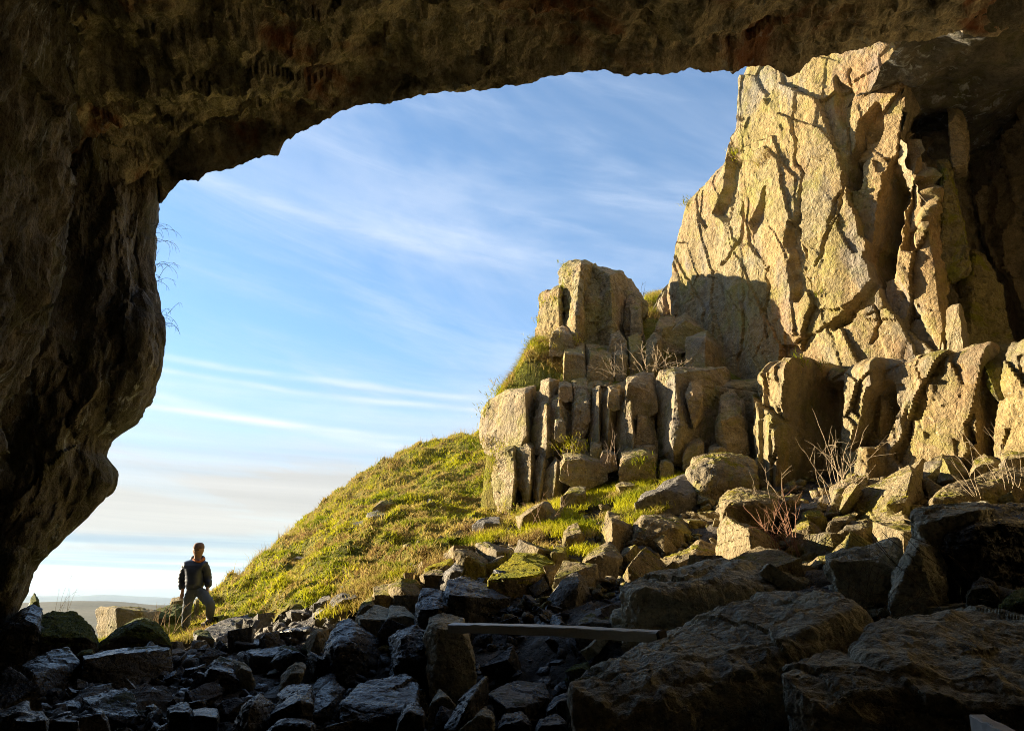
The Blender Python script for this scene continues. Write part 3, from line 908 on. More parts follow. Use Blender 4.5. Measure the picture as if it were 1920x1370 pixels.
def terrace_z(x, y):
    i = np.clip((x + 1.2) / 9.4 * (nx - 1), 0, nx - 1).astype(int); j = np.clip((y - 17.2) / 9.8 * (ny - 1), 0, ny - 1).astype(int)
    return Zt[i, j]


vv = np.stack([X, Y, Zt], -1).reshape(-1, 3)
ff = grid_faces(nx, ny)
keep = ((X > _lf - 0.35) & (Y > _fr - 0.5)).ravel()
ff = ff[keep[ff].all(1)]
used = np.unique(ff); remap = -np.ones(len(vv), int); remap[used] = np.arange(len(used))
link('terrace', mesh_np('terrace', vv[used], remap[ff], 60), M['turf'], cliff)

# ------------------------------------------------------------------ far country and air
def far_sheet(name, label, Y0, Y1, xw, zf, mat, nx=160, ny=90):
    yy = np.geomspace(Y0, Y1, ny)
    Xn, Yn = np.meshgrid(np.linspace(-1, 1, nx), yy, indexing='ij')
    Xw = Xn * xw * (0.35 + 0.65 * Yn / Y1) - 0.45 * Yn
    Z = zf(Xw, Yn)
    o = link(name, mesh_np(name, np.stack([Xw, Yn, Z], -1).reshape(-1, 3), grid_faces(nx, ny), 60), mat)
    return tag(o, label, None, None, 'structure')


M['moor'] = rock_mat('moorland', [(0.30, (0.035, 0.034, 0.018)), (0.5, (0.060, 0.056, 0.024)), (0.7, (0.095, 0.075, 0.036))], scale=0.012, dark=0.7, bump=0.1, fine=0.3)
M['fields'] = rock_mat('far_fields', [(0.35, (0.03, 0.038, 0.02)), (0.5, (0.055, 0.065, 0.028)), (0.6, (0.09, 0.10, 0.04)), (0.7, (0.03, 0.033, 0.022))], scale=0.002, dark=0.7, bump=0.0, fine=0.02)


def ang(py): return (P(200, py, 1.0)[2] - EYE[2])


moor = far_sheet('moor', 'brown moorland slope below the cave seen past the pale stone block', 30, 700, 500,
                 lambda x, y: 1.6 + y * np.interp(y, [30, 60, 150, 300, 450, 700], [ang(1235), ang(1200), ang(1165), ang(1148), ang(1135) , ang(1190)]) + 0.012 * y * fbm(np.stack([x, y, x * 0], -1) / 150.0, 3) - 0.02 * (x + 0.5 * y) * 0.25, M['moor'])
valley = far_sheet('fields', 'pale green valley fields far below the cave', 600, 6500, 5200,
                   lambda x, y: 1.6 + y * np.interp(y, [600, 1500, 3000, 6500], [ang(1185), ang(1148), ang(1132), ang(1118)]) + 0.004 * y * fbm(np.stack([x, y, x * 0], -1) / 900.0, 3), M['fields'])
far_sheet('hill', 'nearer hazy blue ridge beyond the valley', 2900, 4600, 4200,
          lambda x, y: 1.6 + y * (ang(1139) + (ang(1117) - ang(1139)) * np.exp(-((y - 3700) / 380) ** 2)) + 14 * fbm(np.stack([x, y, x * 0], -1) / 420.0, 4) * np.exp(-((y - 3700) / 500) ** 2) - 0.010 * (x + 1900), M['fields'])
far_sheet('hill', 'farthest pale blue hill on the horizon', 6400, 10500, 9000,
          lambda x, y: 1.6 + y * (ang(1125) + (ang(1101) - ang(1125)) * np.exp(-((y - 8400) / 900) ** 2)) + 20 * fbm(np.stack([x, y, x * 0], -1) / 1500.0, 3) * np.exp(-((y - 8400) / 1100) ** 2) - 0.006 * (x + 4300), M['fields'])

HAZE = 1.4e-4


def haze_box():
    bm = bmesh.new()
    bmesh.ops.create_cube(bm, size=1.0)
    bmesh.ops.scale(bm, vec=(30000, 14000, 560), verts=bm.verts)
    bmesh.ops.translate(bm, vec=(-4000, 5500, -150), verts=bm.verts)
    me = bpy.data.meshes.new('haze'); bm.to_mesh(me); bm.free()
    ma = bpy.data.materials.new('haze_air'); ma.use_nodes = True
    ma.node_tree.nodes.clear()
    b = NB(ma.node_tree)
    v = b.node('ShaderNodeVolumePrincipled')
    v.inputs['Color'].default_value = (0.58, 0.77, 1.0, 1)
    v.inputs['Density'].default_value = HAZE
    v.inputs['Anisotropy'].default_value = 0.2
    out = b.node('ShaderNodeOutputMaterial')
    b.l.new(v.outputs[0], out.inputs['Volume'])
    o = link('haze', me, ma)
    tag(o, 'thin pale haze in the air over the valley', None, None, 'stuff')



# ------------------------------------------------------------------ rocks
def refine(bm, L, maxit=7):
    for _ in range(maxit):
        e = [e for e in bm.edges if e.calc_length() > L]
        if not e: break
        bmesh.ops.subdivide_edges(bm, edges=e, cuts=1, use_grid_fill=False)
        bmesh.ops.triangulate(bm, faces=[f for f in bm.faces if len(f.verts) > 3])


def hull_mesh(name, pts, L, amp, seed, bevel=0.05, strata=0.0, sdir=(0.15, 0.1, 1), sth=0.12, angle=26, freq=1.0, big=0.0, stretch=(1, 1, 1), fac=0.009):
    pts = np.asarray(pts, float)
    base = np.array([pts[:, 0].mean(), pts[:, 1].mean(), pts[:, 2].min()])
    size = np.ptp(pts, axis=0).max()
    bm = bmesh.new()
    for p in pts - base: bm.verts.new(p)
    r = bmesh.ops.convex_hull(bm, input=bm.verts)
    junk = [v for v in bm.verts if not v.link_faces]
    if junk: bmesh.ops.delete(bm, geom=junk, context='VERTS')
    bmesh.ops.dissolve_limit(bm, angle_limit=R(7), verts=bm.verts, edges=bm.edges)
    if bevel:
        try:
            bmesh.ops.bevel(bm, geom=list(bm.edges), offset=bevel * size * 0.5, segments=1, affect='EDGES', clamp_overlap=True)
        except Exception:
            pass
    bmesh.ops.remove_doubles(bm, verts=bm.verts, dist=size * 0.004)
    bmesh.ops.triangulate(bm, faces=bm.faces)
    refine(bm, L)
    bmesh.ops.recalc_face_normals(bm, faces=bm.faces)
    me = bpy.data.meshes.new(name)
    bm.to_mesh(me); bm.free()
    n = len(me.vertices)
    co = np.empty(n * 3, np.float32); me.vertices.foreach_get('co', co); co = co.reshape(-1, 3).astype(float)
    no = np.empty(n * 3, np.float32); me.vertices.foreach_get('normal', no); no = no.reshape(-1, 3)
    q = co * np.array(stretch) + seed * 7.31
    s = size
    d = amp * s * (0.60 * fbm(q * (2.2 * freq / s), 3, 0.5) + 0.34 * fbm(q * (7 * freq / s) + 40, 3, 0.55, ridged=True) + 0.26 * fbm(q * (19 * freq / s) + 80, 4, 0.62))
    if big: d = d + big * s * fbm(q * (3.0 / s) + 11, 3, 0.5, ridged=True)
    fk = s * 0.42
    d = d + fac * s * (facets(q[:, 0] / fk + 0.4 * q[:, 2] / fk, q[:, 1] / fk - 0.5 * q[:, 2] / fk, seed % 50, 1.0, 0.9, 0.9) + 0.45 * facets(q[:, 0] / fk * 2.7 - q[:, 2] / fk, q[:, 1] / fk * 2.7 + q[:, 2] / fk, seed % 50 + 9, 1.0, 0.9, 0.9))
    if strata:
        sd = np.array(sdir) / np.linalg.norm(sdir)
        h = (co @ sd) / (sth) + 0.5 * fbm(co * (2.0 / s) + seed, 2)
        st = _h(np.floor(h), np.zeros_like(h), seed % 97)
        fr = h - np.floor(h)
        d = d + strata * s * ((st - 0.5) - 0.7 * np.clip(1 - fr / 0.16, 0, 1))
    co = co + no * d[:, None]
    me.vertices.foreach_set('co', co.astype(np.float32).ravel())
    me.polygons.foreach_set('use_smooth', np.ones(len(me.polygons), dtype=bool))
    me.update()
    me.set_sharp_from_angle(angle=R(angle))
    return me, base


NAMED = []
HEROES = []          # (x, y, radius) of placed boulders, so that the scatter keeps off them


def solid(outline, Y, T=None, crease=None, drop=0.35, seed=0):
    """corner points of a boulder from its outline as seen, its distance and its thickness.
    outline items: (px, py) or (px, py, dY);  crease items are the front edge of its upper face."""
    rs = random.Random(seed * 13 + 5)
    xs = [a[0] for a in outline]; ys = [a[1] for a in outline]
    x0, x1, y0, y1 = min(xs), max(xs), min(ys), max(ys)
    w = (x1 - x0) / FPX * Y
    h = (y1 - y0) / FPX * Y
    if T is None: T = min(1.3, 0.55 * w + 0.35 * h)
    cx, cy = (x0 + x1) / 2, (y0 + y1) / 2
    pts = []
    for a in outline:
        f = (a[1] - y0) / max(1, y1 - y0)
        dd = a[2] if len(a) > 2 else T * (0.5 - 0.95 * min(1, f * 1.5))
        p = P(a[0], a[1], Y + dd)
        pts.append(p)
        k = 0.72 + 0.12 * rs.random()
        b = P(cx + (a[0] - cx) * k, max(a[1], y0) + (8 if f < 0.3 else 0), Y + T * (0.75 + 0.2 * rs.random()))
        b[2] = min(b[2], p[2] + 0.0)
        pts.append(b)
        if f > 0.55:
            q = p.copy(); q[2] -= drop; pts.append(q)
    if crease is None:
        crease = []
        for k in (0.14, 0.42, 0.72, 0.9):
            xx = x0 + (x1 - x0) * (k + rs.uniform(-0.07, 0.07))
            crease.append((xx, y0 + (y1 - y0) * rs.uniform(0.30, 0.55), -T * rs.uniform(0.40, 0.58)))
        # keep within the outline
        crease = [c for c in crease if inpoly(np.array([c[0]]), np.array([c[1]]), [(a[0], a[1]) for a in outline])[0]]
    for c in crease:
        pts.append(P(c[0], c[1], Y + (c[2] if len(c) > 2 else -T * 0.5)))
    return pts, w, T


_seed = [100]


def boulder(label, mat, Y, outline, T=None, crease=None, amp=0.024, bevel=0.007, strata=0.014, name='boulder', cat='boulder', group=None, parent=None, drop=0.35,
            res=1.0, big=0.0, sdir=(0.15, 0.1, 1), freq=1.0, stretch=(1, 1, 1), sth=None, hero=True):
    _seed[0] += 1
    sd = _seed[0]
    pts, w, T = solid(outline, Y, T, crease, drop, sd)
    L = max(0.014, Y * 0.0040 / res)
    me, base = hull_mesh(name, pts, L, amp, sd, bevel, strata, sdir=sdir, sth=sth or max(0.05, 0.12 * w), freq=freq, big=big, stretch=stretch)
    o = link(name, me, M[mat], parent, tuple(base) if parent is None else None)
    if parent is not None: o.location = tuple(base - np.array(parent.location))
    if parent is None:
        tag(o, label, cat, group)
        if hero: HEROES.append((base[0], base[1], 0.42 * max(w, T))); NAMED.append((base[0], base[1], label))
    elif label: tag(o, label)
    return o


# ---- blocks that stand out of the cliff
def block(mat, Y, outline, T=None, crease=None, label=None, **kw):
    kw.setdefault('drop', 0.25)
    return boulder(label, mat, Y, outline, T, crease, name='block', parent=cliff, hero=False, **kw)


# the free-standing pillar: lit left face, shaded right faces
block('cliff', 20.0, [(1048, 645, .7), (1050, 560, .9), (1052, 506, 1.0), (1066, 491, 0.9), (1090, 487, 0.4), (1112, 496, 0.8), (1118, 505, 1.2), (1112, 645, 0.8), (1082, 645, -0.6)],
      1.5, [(1090, 496, -0.5), (1083, 560, -0.65), (1079, 642, -0.65)], label='free standing pillar with a lit left face', amp=0.030, bevel=0.008, strata=0.014, big=0.02, res=1.2)
block('cliff', 20.3, [(1003, 640, 0.7), (1006, 600, 0.9), (1013, 552, 1.0), (1030, 543, .8), (1052, 533, 0.6), (1062, 640, 0.2), (1052, 645, -.2)],
      1.2, [(1048, 545, -0.15), (1050, 642, -0.4)], label='lower lit shoulder of the pillar', amp=0.035, bevel=0.008, strata=0.014, big=0.025, res=1.2)
block('cliff', 20.1, [(1108, 640, 0.3), (1112, 500, 0.6), (1140, 503, 0.6), (1168, 512, 0.8), (1178, 535, 0.9), (1176, 640, 0.6), (1152, 655, -0.4)], 1.1,
      [(1143, 515, -0.2), (1147, 560, -0.40), (1149, 650, -0.45), (1128, 540, 0.1)], amp=0.028, bevel=0.008, strata=0.012, big=0.02, res=1.2)
block('cliff', 20.5, [(1094, 640), (1098, 500), (1116, 494), (1134, 508), (1132, 640)], 0.8, amp=0.03, big=0.02)
block('cliff', 20.9, [(1158, 560), (1164, 520), (1184, 524), (1200, 548), (1214, 572), (1196, 584)], 0.8, amp=0.04, big=0.02)
block('column', 19.6, [(1030, 650), (1034, 622), (1056, 610), (1076, 626), (1078, 652)], 0.7, amp=0.04)
block('column', 19.5, [(1140, 652), (1146, 628), (1160, 620), (1176, 640), (1174, 662)], 0.6, amp=0.04)
block('cliff', 20.8, [(1170, 600), (1172, 515), (1188, 533), (1194, 558), (1205, 575), (1206, 625), (1185, 650)], 0.9, amp=0.015)
block('cliff', 20.2, [(1180, 566), (1200, 563), (1204, 610), (1196, 625), (1182, 625)], 0.6)
block('cliff', 19.2, [(1055, 650), (1095, 643), (1100, 700), (1056, 708)], 0.7, amp=0.015)
block('cliff', 19.2, [(1098, 645), (1145, 648), (1150, 700), (1100, 704)], 0.8, amp=0.015)
block('cliff', 19.1, [(1150, 662), (1164, 650), (1178, 668), (1172, 695), (1154, 698)], 0.6)
block('cliff', 19.3, [(1178, 632), (1196, 622), (1206, 640), (1204, 690), (1180, 695)], 0.6)
block('cliff', 19.0, [(1212, 640), (1226, 622), (1240, 632), (1240, 660), (1222, 690), (1212, 690)], 0.6, crease=[(1232, 640, -.3), (1230, 660, -.3)])
block('cliff', 19.0, [(1284, 695, -.2), (1286, 632, 0), (1320, 622, .2), (1326, 618, .2), (1340, 640, .4), (1362, 662, .5), (1362, 692, .4), (1322, 698, -.5)], 0.9, [(1322, 636, -.5), (1324, 660, -.5)],
      label='lit squared block on the ledge', amp=0.018)
block('cliff', 20.0, [(1232, 640), (1248, 606), (1284, 587), (1310, 600), (1325, 625), (1300, 640), (1262, 648)], 1.1, [(1284, 600, -.5), (1268, 640, -.5)], label='leaning boulder on the ledge')
block('cliff', 19.9, [(1226, 620), (1240, 594), (1262, 590), (1272, 604), (1250, 640), (1232, 645)], 0.8)
block('cliff', 21.2, [(1262, 575), (1270, 545), (1298, 530), (1300, 560), (1280, 572)], 0.7)
# the broken columns of the lower tier
KW = dict(amp=0.016, bevel=0.004, strata=0.014, big=0.010)
block('column', 19.0, [(899, 800, 1.3), (902, 778, 1.3), (916, 748, 1.1), (951, 730, .6), (986, 727, .2), (1006, 722, .5), (1008, 824, .6), (988, 826, -.3), (963, 842, -.2), (908, 832, .7)], 1.3, [(984, 740, -.45), (987, 815, -.5)], label='big lit block at the left end of the ledge', **KW)
block('column', 18.5, [(995, 810, .3), (1004, 775, .3), (1012, 757, .2), (1027, 748, .2), (1046, 752, .5), (1048, 830, .5), (1022, 842, -.2), (1000, 830, .2)], .9, [(1025, 760, -.3), (1025, 830, -.35)], **KW)
block('column', 18.6, [(1012, 740, .2), (1014, 714, .3), (1030, 709, .2), (1050, 711, .5), (1050, 745, .5), (1030, 746, -.1)], .8, [(1030, 716, -.2)], **KW)
block('column', 18.35, [(1028, 812, .2), (1028, 748, .3), (1044, 739, .3), (1062, 740, .3), (1075, 798, .3), (1056, 818, 0)], .8, [(1048, 750, -.2), (1052, 810, -.25)], **KW)
block('column', 18.5, [(1072, 812), (1074, 708), (1098, 704), (1110, 746), (1102, 784), (1086, 818)], .9, **KW)
block('column', 18.05, [(1102, 808, .2), (1106, 780, .2), (1112, 730, .2), (1124, 725, .2), (1130, 746, .4), (1128, 830, .3), (1110, 832, 0)], .8, [(1123, 735, -.2), (1123, 825, -.25)], **KW)
block('column', 17.95, [(1126, 830, .2), (1127, 754, .2), (1140, 722, .2), (1164, 722, .3), (1168, 752, .4), (1156, 800, .2), (1140, 838, 0)], .8, [(1146, 732, -.25), (1140, 810, -.25)], **KW)
block('column', 17.7, [(1153, 815, .3), (1158, 770, .3), (1178, 747, .2), (1196, 752, .4), (1200, 830, .4), (1176, 850, -.1), (1160, 842, .1)], .9, [(1182, 754, -.3), (1188, 835, -.35)], label='bright faced column in the middle of the ledge', **KW)
block('column', 17.9, [(1190, 836), (1192, 752), (1210, 747), (1226, 790), (1234, 832), (1212, 846)], .8, **KW)
block('column', 18.0, [(1170, 760), (1176, 708), (1200, 698), (1226, 700), (1232, 752), (1200, 770)], .9, **KW)
block('column', 17.4, [(1231, 712, .5), (1238, 694, .5), (1264, 693, .2), (1310, 690, .6), (1362, 690, .9), (1374, 722, .9), (1378, 848, .8), (1310, 862, .2), (1262, 850, -.2), (1235, 836, .4)], 1.5, [(1266, 702, -.45), (1274, 800, -.55), (1262, 842, -.5)], label='large block with a lit left side and a broad dark face', **KW)
block('column', 17.1, [(1284, 740, -.2), (1296, 716, -.2), (1316, 714, -.1), (1318, 760, 0), (1300, 784, -.2)], .6, **KW)
block('column', 17.2, [(1280, 860), (1286, 820), (1304, 806), (1320, 826), (1322, 866)], .7, label='pale lichened knob at the foot of the dark face', **KW)
block('column', 17.1, [(1340, 800), (1352, 740), (1372, 728), (1396, 752), (1402, 830), (1370, 850)], .8, **KW)
block('column', 18.75, [(922, 900, .3), (926, 872, .3), (935, 843, .2), (963, 836, .1), (972, 850, .3), (972, 900, .3), (962, 968, 0), (938, 966, .1)], .9, [(962, 846, -.3), (964, 900, -.35), (958, 962, -.3)], label='pink lit buttress at the foot of the ledge', **KW)
block('column', 18.55, [(965, 880, .2), (966, 844, .2), (984, 828, .1), (1004, 834, .3), (1004, 900, .3), (988, 950, 0), (976, 900, .1)], .9, [(996, 842, -.3), (994, 905, -.35)], **KW)
block('column', 18.4, [(1000, 912, .1), (1003, 864, .1), (1014, 848, 0), (1030, 866, .2), (1028, 900, .2), (1012, 932, -.1)], .7, [(1020, 862, -.25), (1012, 915, -.25)], **KW)
block('column', 18.2, [(1018, 922, .1), (1020, 884, .1), (1042, 856, 0), (1056, 876, .3), (1052, 915, .2), (1034, 926, -.1)], .7, [(1044, 866, -.25), (1040, 912, -.25)], **KW)
block('column', 17.3, [(1160, 880), (1165, 846), (1194, 831), (1210, 835), (1232, 852), (1230, 885), (1184, 890)], .9, **KW)
block('column', 17.7, [(1050, 880), (1056, 850), (1090, 842), (1124, 850), (1140, 880), (1090, 900)], 1.0, **KW)
for (x_, y_, w_, h_, Y_, q_) in ((1060, 724, 26, 18, 18.6, 0), (1086, 828, 30, 22, 18.1, 1), (1118, 836, 22, 20, 17.9, 2), (1150, 736, 22, 22, 18.0, 3), (1204, 722, 30, 24, 17.9, 4), (1216, 840, 26, 20, 17.6, 5), (1050, 792, 20, 26, 18.2, 6), (1098, 760, 16, 24, 18.3, 7),
                              (1140, 852, 30, 18, 17.6, 8), (1344, 842, 34, 22, 16.9, 9), (1386, 800, 22, 40, 17.2, 10), (1076, 860, 30, 16, 17.7, 11), (1250, 868, 28, 16, 17.1, 12)):
    r0 = random.Random(q_)
    block('column', Y_, [(x_ - w_ * .5, y_ + h_ * .4), (x_ - w_ * r0.uniform(.3, .5), y_ - h_ * r0.uniform(.1, .5)), (x_ + w_ * r0.uniform(-.1, .2), y_ - h_ * .6), (x_ + w_ * r0.uniform(.4, .6), y_ - h_ * r0.uniform(.0, .4)), (x_ + w_ * .5, y_ + h_ * .5), (x_, y_ + h_ * .7)], .6, **KW)
# slabs by the recess
block('cliff', 14.0, [(1776, 668, .1), (1774, 580, .2), (1782, 572, .2), (1800, 569, .2), (1806, 582, .4), (1822, 655, .4), (1808, 668, -.2)], 0.5, [(1797, 575, -.1), (1808, 660, -.2)], label='upright sunlit flake of rock beside the dark recess', amp=0.025, bevel=0.008)
block('mossface', 15.6, [(1794, 500), (1806, 484), (1826, 470), (1846, 478), (1864, 520), (1884, 580), (1898, 625), (1896, 650), (1850, 665), (1818, 645), (1800, 560)], 0.9, [(1826, 490, -.3), (1860, 600, -.4)], label='leaning slab green with algae inside the recess', amp=0.03, bevel=0.01, big=0.02)
block('mossface', 15.1, [(1758, 300), (1776, 296), (1792, 360), (1800, 430), (1806, 480), (1782, 500), (1766, 480)], 0.6, [(1770, 320, -.2), (1775, 470, -.25)], amp=0.035, big=0.02)
block('recess', 15.6, [(1776, 190), (1796, 180), (1812, 230), (1806, 290), (1784, 296)], 0.7)
# upper surface pieces of the ledge on the right
block('mossface', 13.4, [(1828, 660), (1870, 648), (1930, 638), (1940, 720), (1900, 745), (1870, 730), (1845, 700)], 0.7, label='green lichened knob at the right end of the ledge', amp=0.03)

# ---- the left foot of the cave
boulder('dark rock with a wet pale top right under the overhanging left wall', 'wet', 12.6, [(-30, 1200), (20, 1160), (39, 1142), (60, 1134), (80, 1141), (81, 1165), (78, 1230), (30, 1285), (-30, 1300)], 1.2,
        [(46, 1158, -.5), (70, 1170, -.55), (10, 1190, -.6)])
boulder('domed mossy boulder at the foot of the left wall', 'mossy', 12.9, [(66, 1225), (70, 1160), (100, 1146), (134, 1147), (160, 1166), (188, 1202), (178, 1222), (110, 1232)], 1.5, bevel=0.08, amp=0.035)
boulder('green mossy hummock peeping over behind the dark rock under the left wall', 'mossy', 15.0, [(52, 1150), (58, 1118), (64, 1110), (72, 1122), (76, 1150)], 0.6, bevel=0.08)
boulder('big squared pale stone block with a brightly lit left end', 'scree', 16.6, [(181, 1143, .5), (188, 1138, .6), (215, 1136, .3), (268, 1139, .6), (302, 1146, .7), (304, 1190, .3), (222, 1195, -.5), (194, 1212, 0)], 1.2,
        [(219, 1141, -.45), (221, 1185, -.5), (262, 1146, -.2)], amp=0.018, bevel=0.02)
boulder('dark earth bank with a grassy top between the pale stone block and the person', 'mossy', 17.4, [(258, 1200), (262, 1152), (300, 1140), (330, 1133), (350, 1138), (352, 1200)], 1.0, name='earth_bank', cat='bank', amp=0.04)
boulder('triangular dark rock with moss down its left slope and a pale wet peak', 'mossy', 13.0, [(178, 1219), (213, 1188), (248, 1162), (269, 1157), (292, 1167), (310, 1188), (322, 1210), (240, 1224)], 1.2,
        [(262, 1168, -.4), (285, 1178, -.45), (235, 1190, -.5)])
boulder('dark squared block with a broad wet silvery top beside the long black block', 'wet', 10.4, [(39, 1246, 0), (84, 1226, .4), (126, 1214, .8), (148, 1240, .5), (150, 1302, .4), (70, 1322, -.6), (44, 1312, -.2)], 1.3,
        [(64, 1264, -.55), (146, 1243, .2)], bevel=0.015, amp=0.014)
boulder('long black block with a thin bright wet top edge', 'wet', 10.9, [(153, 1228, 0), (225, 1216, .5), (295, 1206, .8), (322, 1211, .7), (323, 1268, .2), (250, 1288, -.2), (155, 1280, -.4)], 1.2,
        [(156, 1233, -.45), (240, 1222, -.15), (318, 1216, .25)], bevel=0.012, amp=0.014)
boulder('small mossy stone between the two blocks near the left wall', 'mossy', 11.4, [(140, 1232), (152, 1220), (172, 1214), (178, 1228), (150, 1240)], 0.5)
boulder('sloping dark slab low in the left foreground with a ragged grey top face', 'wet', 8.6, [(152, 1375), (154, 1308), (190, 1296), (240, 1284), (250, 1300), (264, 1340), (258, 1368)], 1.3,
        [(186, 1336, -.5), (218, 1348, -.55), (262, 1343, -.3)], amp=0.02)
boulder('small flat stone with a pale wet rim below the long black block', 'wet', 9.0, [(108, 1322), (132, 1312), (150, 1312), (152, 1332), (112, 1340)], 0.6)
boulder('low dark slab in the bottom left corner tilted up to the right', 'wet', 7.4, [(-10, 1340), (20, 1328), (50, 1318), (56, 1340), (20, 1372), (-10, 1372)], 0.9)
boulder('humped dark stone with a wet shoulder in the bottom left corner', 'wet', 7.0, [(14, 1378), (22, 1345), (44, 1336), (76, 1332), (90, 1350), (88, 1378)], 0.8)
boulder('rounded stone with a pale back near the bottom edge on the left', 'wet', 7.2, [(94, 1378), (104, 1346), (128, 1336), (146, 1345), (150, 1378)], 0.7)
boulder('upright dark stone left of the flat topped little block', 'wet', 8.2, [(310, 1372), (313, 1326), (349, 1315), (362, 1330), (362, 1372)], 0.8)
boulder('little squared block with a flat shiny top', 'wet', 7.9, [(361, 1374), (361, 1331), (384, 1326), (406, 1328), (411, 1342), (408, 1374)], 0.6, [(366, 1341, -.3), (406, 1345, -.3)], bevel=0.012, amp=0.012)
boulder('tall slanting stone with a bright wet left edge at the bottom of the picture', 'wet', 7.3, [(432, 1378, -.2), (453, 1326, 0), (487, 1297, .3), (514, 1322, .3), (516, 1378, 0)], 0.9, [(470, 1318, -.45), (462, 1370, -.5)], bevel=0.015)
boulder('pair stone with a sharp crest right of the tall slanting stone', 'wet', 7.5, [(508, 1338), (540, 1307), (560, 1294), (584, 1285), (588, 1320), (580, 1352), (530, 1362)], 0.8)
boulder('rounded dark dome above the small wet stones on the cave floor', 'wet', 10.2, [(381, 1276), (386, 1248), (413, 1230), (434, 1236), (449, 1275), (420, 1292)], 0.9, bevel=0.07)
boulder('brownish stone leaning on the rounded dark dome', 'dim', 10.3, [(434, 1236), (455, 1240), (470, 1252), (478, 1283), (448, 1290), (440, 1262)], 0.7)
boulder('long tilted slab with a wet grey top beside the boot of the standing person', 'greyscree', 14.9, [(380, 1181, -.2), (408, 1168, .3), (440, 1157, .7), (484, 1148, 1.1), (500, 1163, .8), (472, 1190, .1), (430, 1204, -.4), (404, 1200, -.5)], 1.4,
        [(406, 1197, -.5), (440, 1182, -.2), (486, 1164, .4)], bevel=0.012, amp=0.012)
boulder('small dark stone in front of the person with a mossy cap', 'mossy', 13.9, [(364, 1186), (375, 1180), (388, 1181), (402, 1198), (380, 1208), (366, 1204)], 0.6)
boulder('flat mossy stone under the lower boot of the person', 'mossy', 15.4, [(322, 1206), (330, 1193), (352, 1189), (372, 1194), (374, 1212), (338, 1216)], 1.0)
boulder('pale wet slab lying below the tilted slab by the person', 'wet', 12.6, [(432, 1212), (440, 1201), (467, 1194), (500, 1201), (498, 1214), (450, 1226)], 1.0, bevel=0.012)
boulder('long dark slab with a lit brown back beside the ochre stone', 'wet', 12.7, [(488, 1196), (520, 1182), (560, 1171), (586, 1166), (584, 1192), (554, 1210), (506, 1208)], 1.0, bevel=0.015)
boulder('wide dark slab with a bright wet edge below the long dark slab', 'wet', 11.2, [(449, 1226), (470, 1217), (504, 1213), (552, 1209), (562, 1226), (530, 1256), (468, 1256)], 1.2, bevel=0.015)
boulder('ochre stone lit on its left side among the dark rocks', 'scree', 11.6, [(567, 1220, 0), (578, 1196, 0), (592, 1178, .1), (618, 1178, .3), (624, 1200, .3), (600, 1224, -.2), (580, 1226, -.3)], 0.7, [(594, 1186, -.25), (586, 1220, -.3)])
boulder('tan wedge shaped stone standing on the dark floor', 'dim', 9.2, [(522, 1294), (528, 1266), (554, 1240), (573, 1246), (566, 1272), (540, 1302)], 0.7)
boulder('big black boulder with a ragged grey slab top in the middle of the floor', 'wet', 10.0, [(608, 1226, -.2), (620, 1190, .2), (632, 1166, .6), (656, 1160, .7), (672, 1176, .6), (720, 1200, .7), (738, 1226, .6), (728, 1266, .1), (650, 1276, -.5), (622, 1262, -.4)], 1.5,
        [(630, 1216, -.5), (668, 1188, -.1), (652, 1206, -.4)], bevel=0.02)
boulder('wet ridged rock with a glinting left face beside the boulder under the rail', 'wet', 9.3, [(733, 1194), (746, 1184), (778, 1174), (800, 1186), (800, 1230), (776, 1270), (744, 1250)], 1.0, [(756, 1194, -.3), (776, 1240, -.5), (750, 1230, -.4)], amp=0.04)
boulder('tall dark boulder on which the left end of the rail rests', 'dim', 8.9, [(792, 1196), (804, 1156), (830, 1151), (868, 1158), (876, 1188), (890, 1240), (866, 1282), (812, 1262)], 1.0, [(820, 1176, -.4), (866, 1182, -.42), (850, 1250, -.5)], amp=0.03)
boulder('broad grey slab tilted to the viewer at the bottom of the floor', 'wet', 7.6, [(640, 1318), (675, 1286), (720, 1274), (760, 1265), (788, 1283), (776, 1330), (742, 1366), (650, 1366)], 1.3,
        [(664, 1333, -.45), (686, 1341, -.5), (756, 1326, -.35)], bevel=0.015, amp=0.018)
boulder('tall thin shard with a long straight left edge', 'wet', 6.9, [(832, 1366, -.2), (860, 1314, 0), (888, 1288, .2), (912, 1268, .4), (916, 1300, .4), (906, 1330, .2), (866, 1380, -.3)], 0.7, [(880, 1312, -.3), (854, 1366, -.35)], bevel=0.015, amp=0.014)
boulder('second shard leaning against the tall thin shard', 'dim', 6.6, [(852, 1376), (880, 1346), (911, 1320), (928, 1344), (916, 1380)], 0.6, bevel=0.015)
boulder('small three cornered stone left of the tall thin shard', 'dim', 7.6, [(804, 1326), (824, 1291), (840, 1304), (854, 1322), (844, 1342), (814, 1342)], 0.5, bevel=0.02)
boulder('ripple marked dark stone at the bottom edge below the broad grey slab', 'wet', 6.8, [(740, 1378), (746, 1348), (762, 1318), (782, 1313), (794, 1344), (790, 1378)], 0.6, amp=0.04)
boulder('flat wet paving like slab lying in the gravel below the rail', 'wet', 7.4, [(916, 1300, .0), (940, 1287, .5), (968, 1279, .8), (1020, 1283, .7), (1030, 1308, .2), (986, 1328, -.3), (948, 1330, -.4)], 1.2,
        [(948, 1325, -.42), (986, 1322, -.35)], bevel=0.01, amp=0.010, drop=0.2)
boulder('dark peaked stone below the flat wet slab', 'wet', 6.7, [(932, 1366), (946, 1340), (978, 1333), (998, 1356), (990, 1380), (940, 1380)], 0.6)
boulder('tilted leaf shaped slab shining with wet', 'wet', 9.0, [(578, 1296, -.2), (592, 1280, .2), (611, 1266, .5), (632, 1257, .7), (626, 1282, .2), (590, 1306, -.4)], 0.9, [(588, 1300, -.4)], bevel=0.012, amp=0.012)
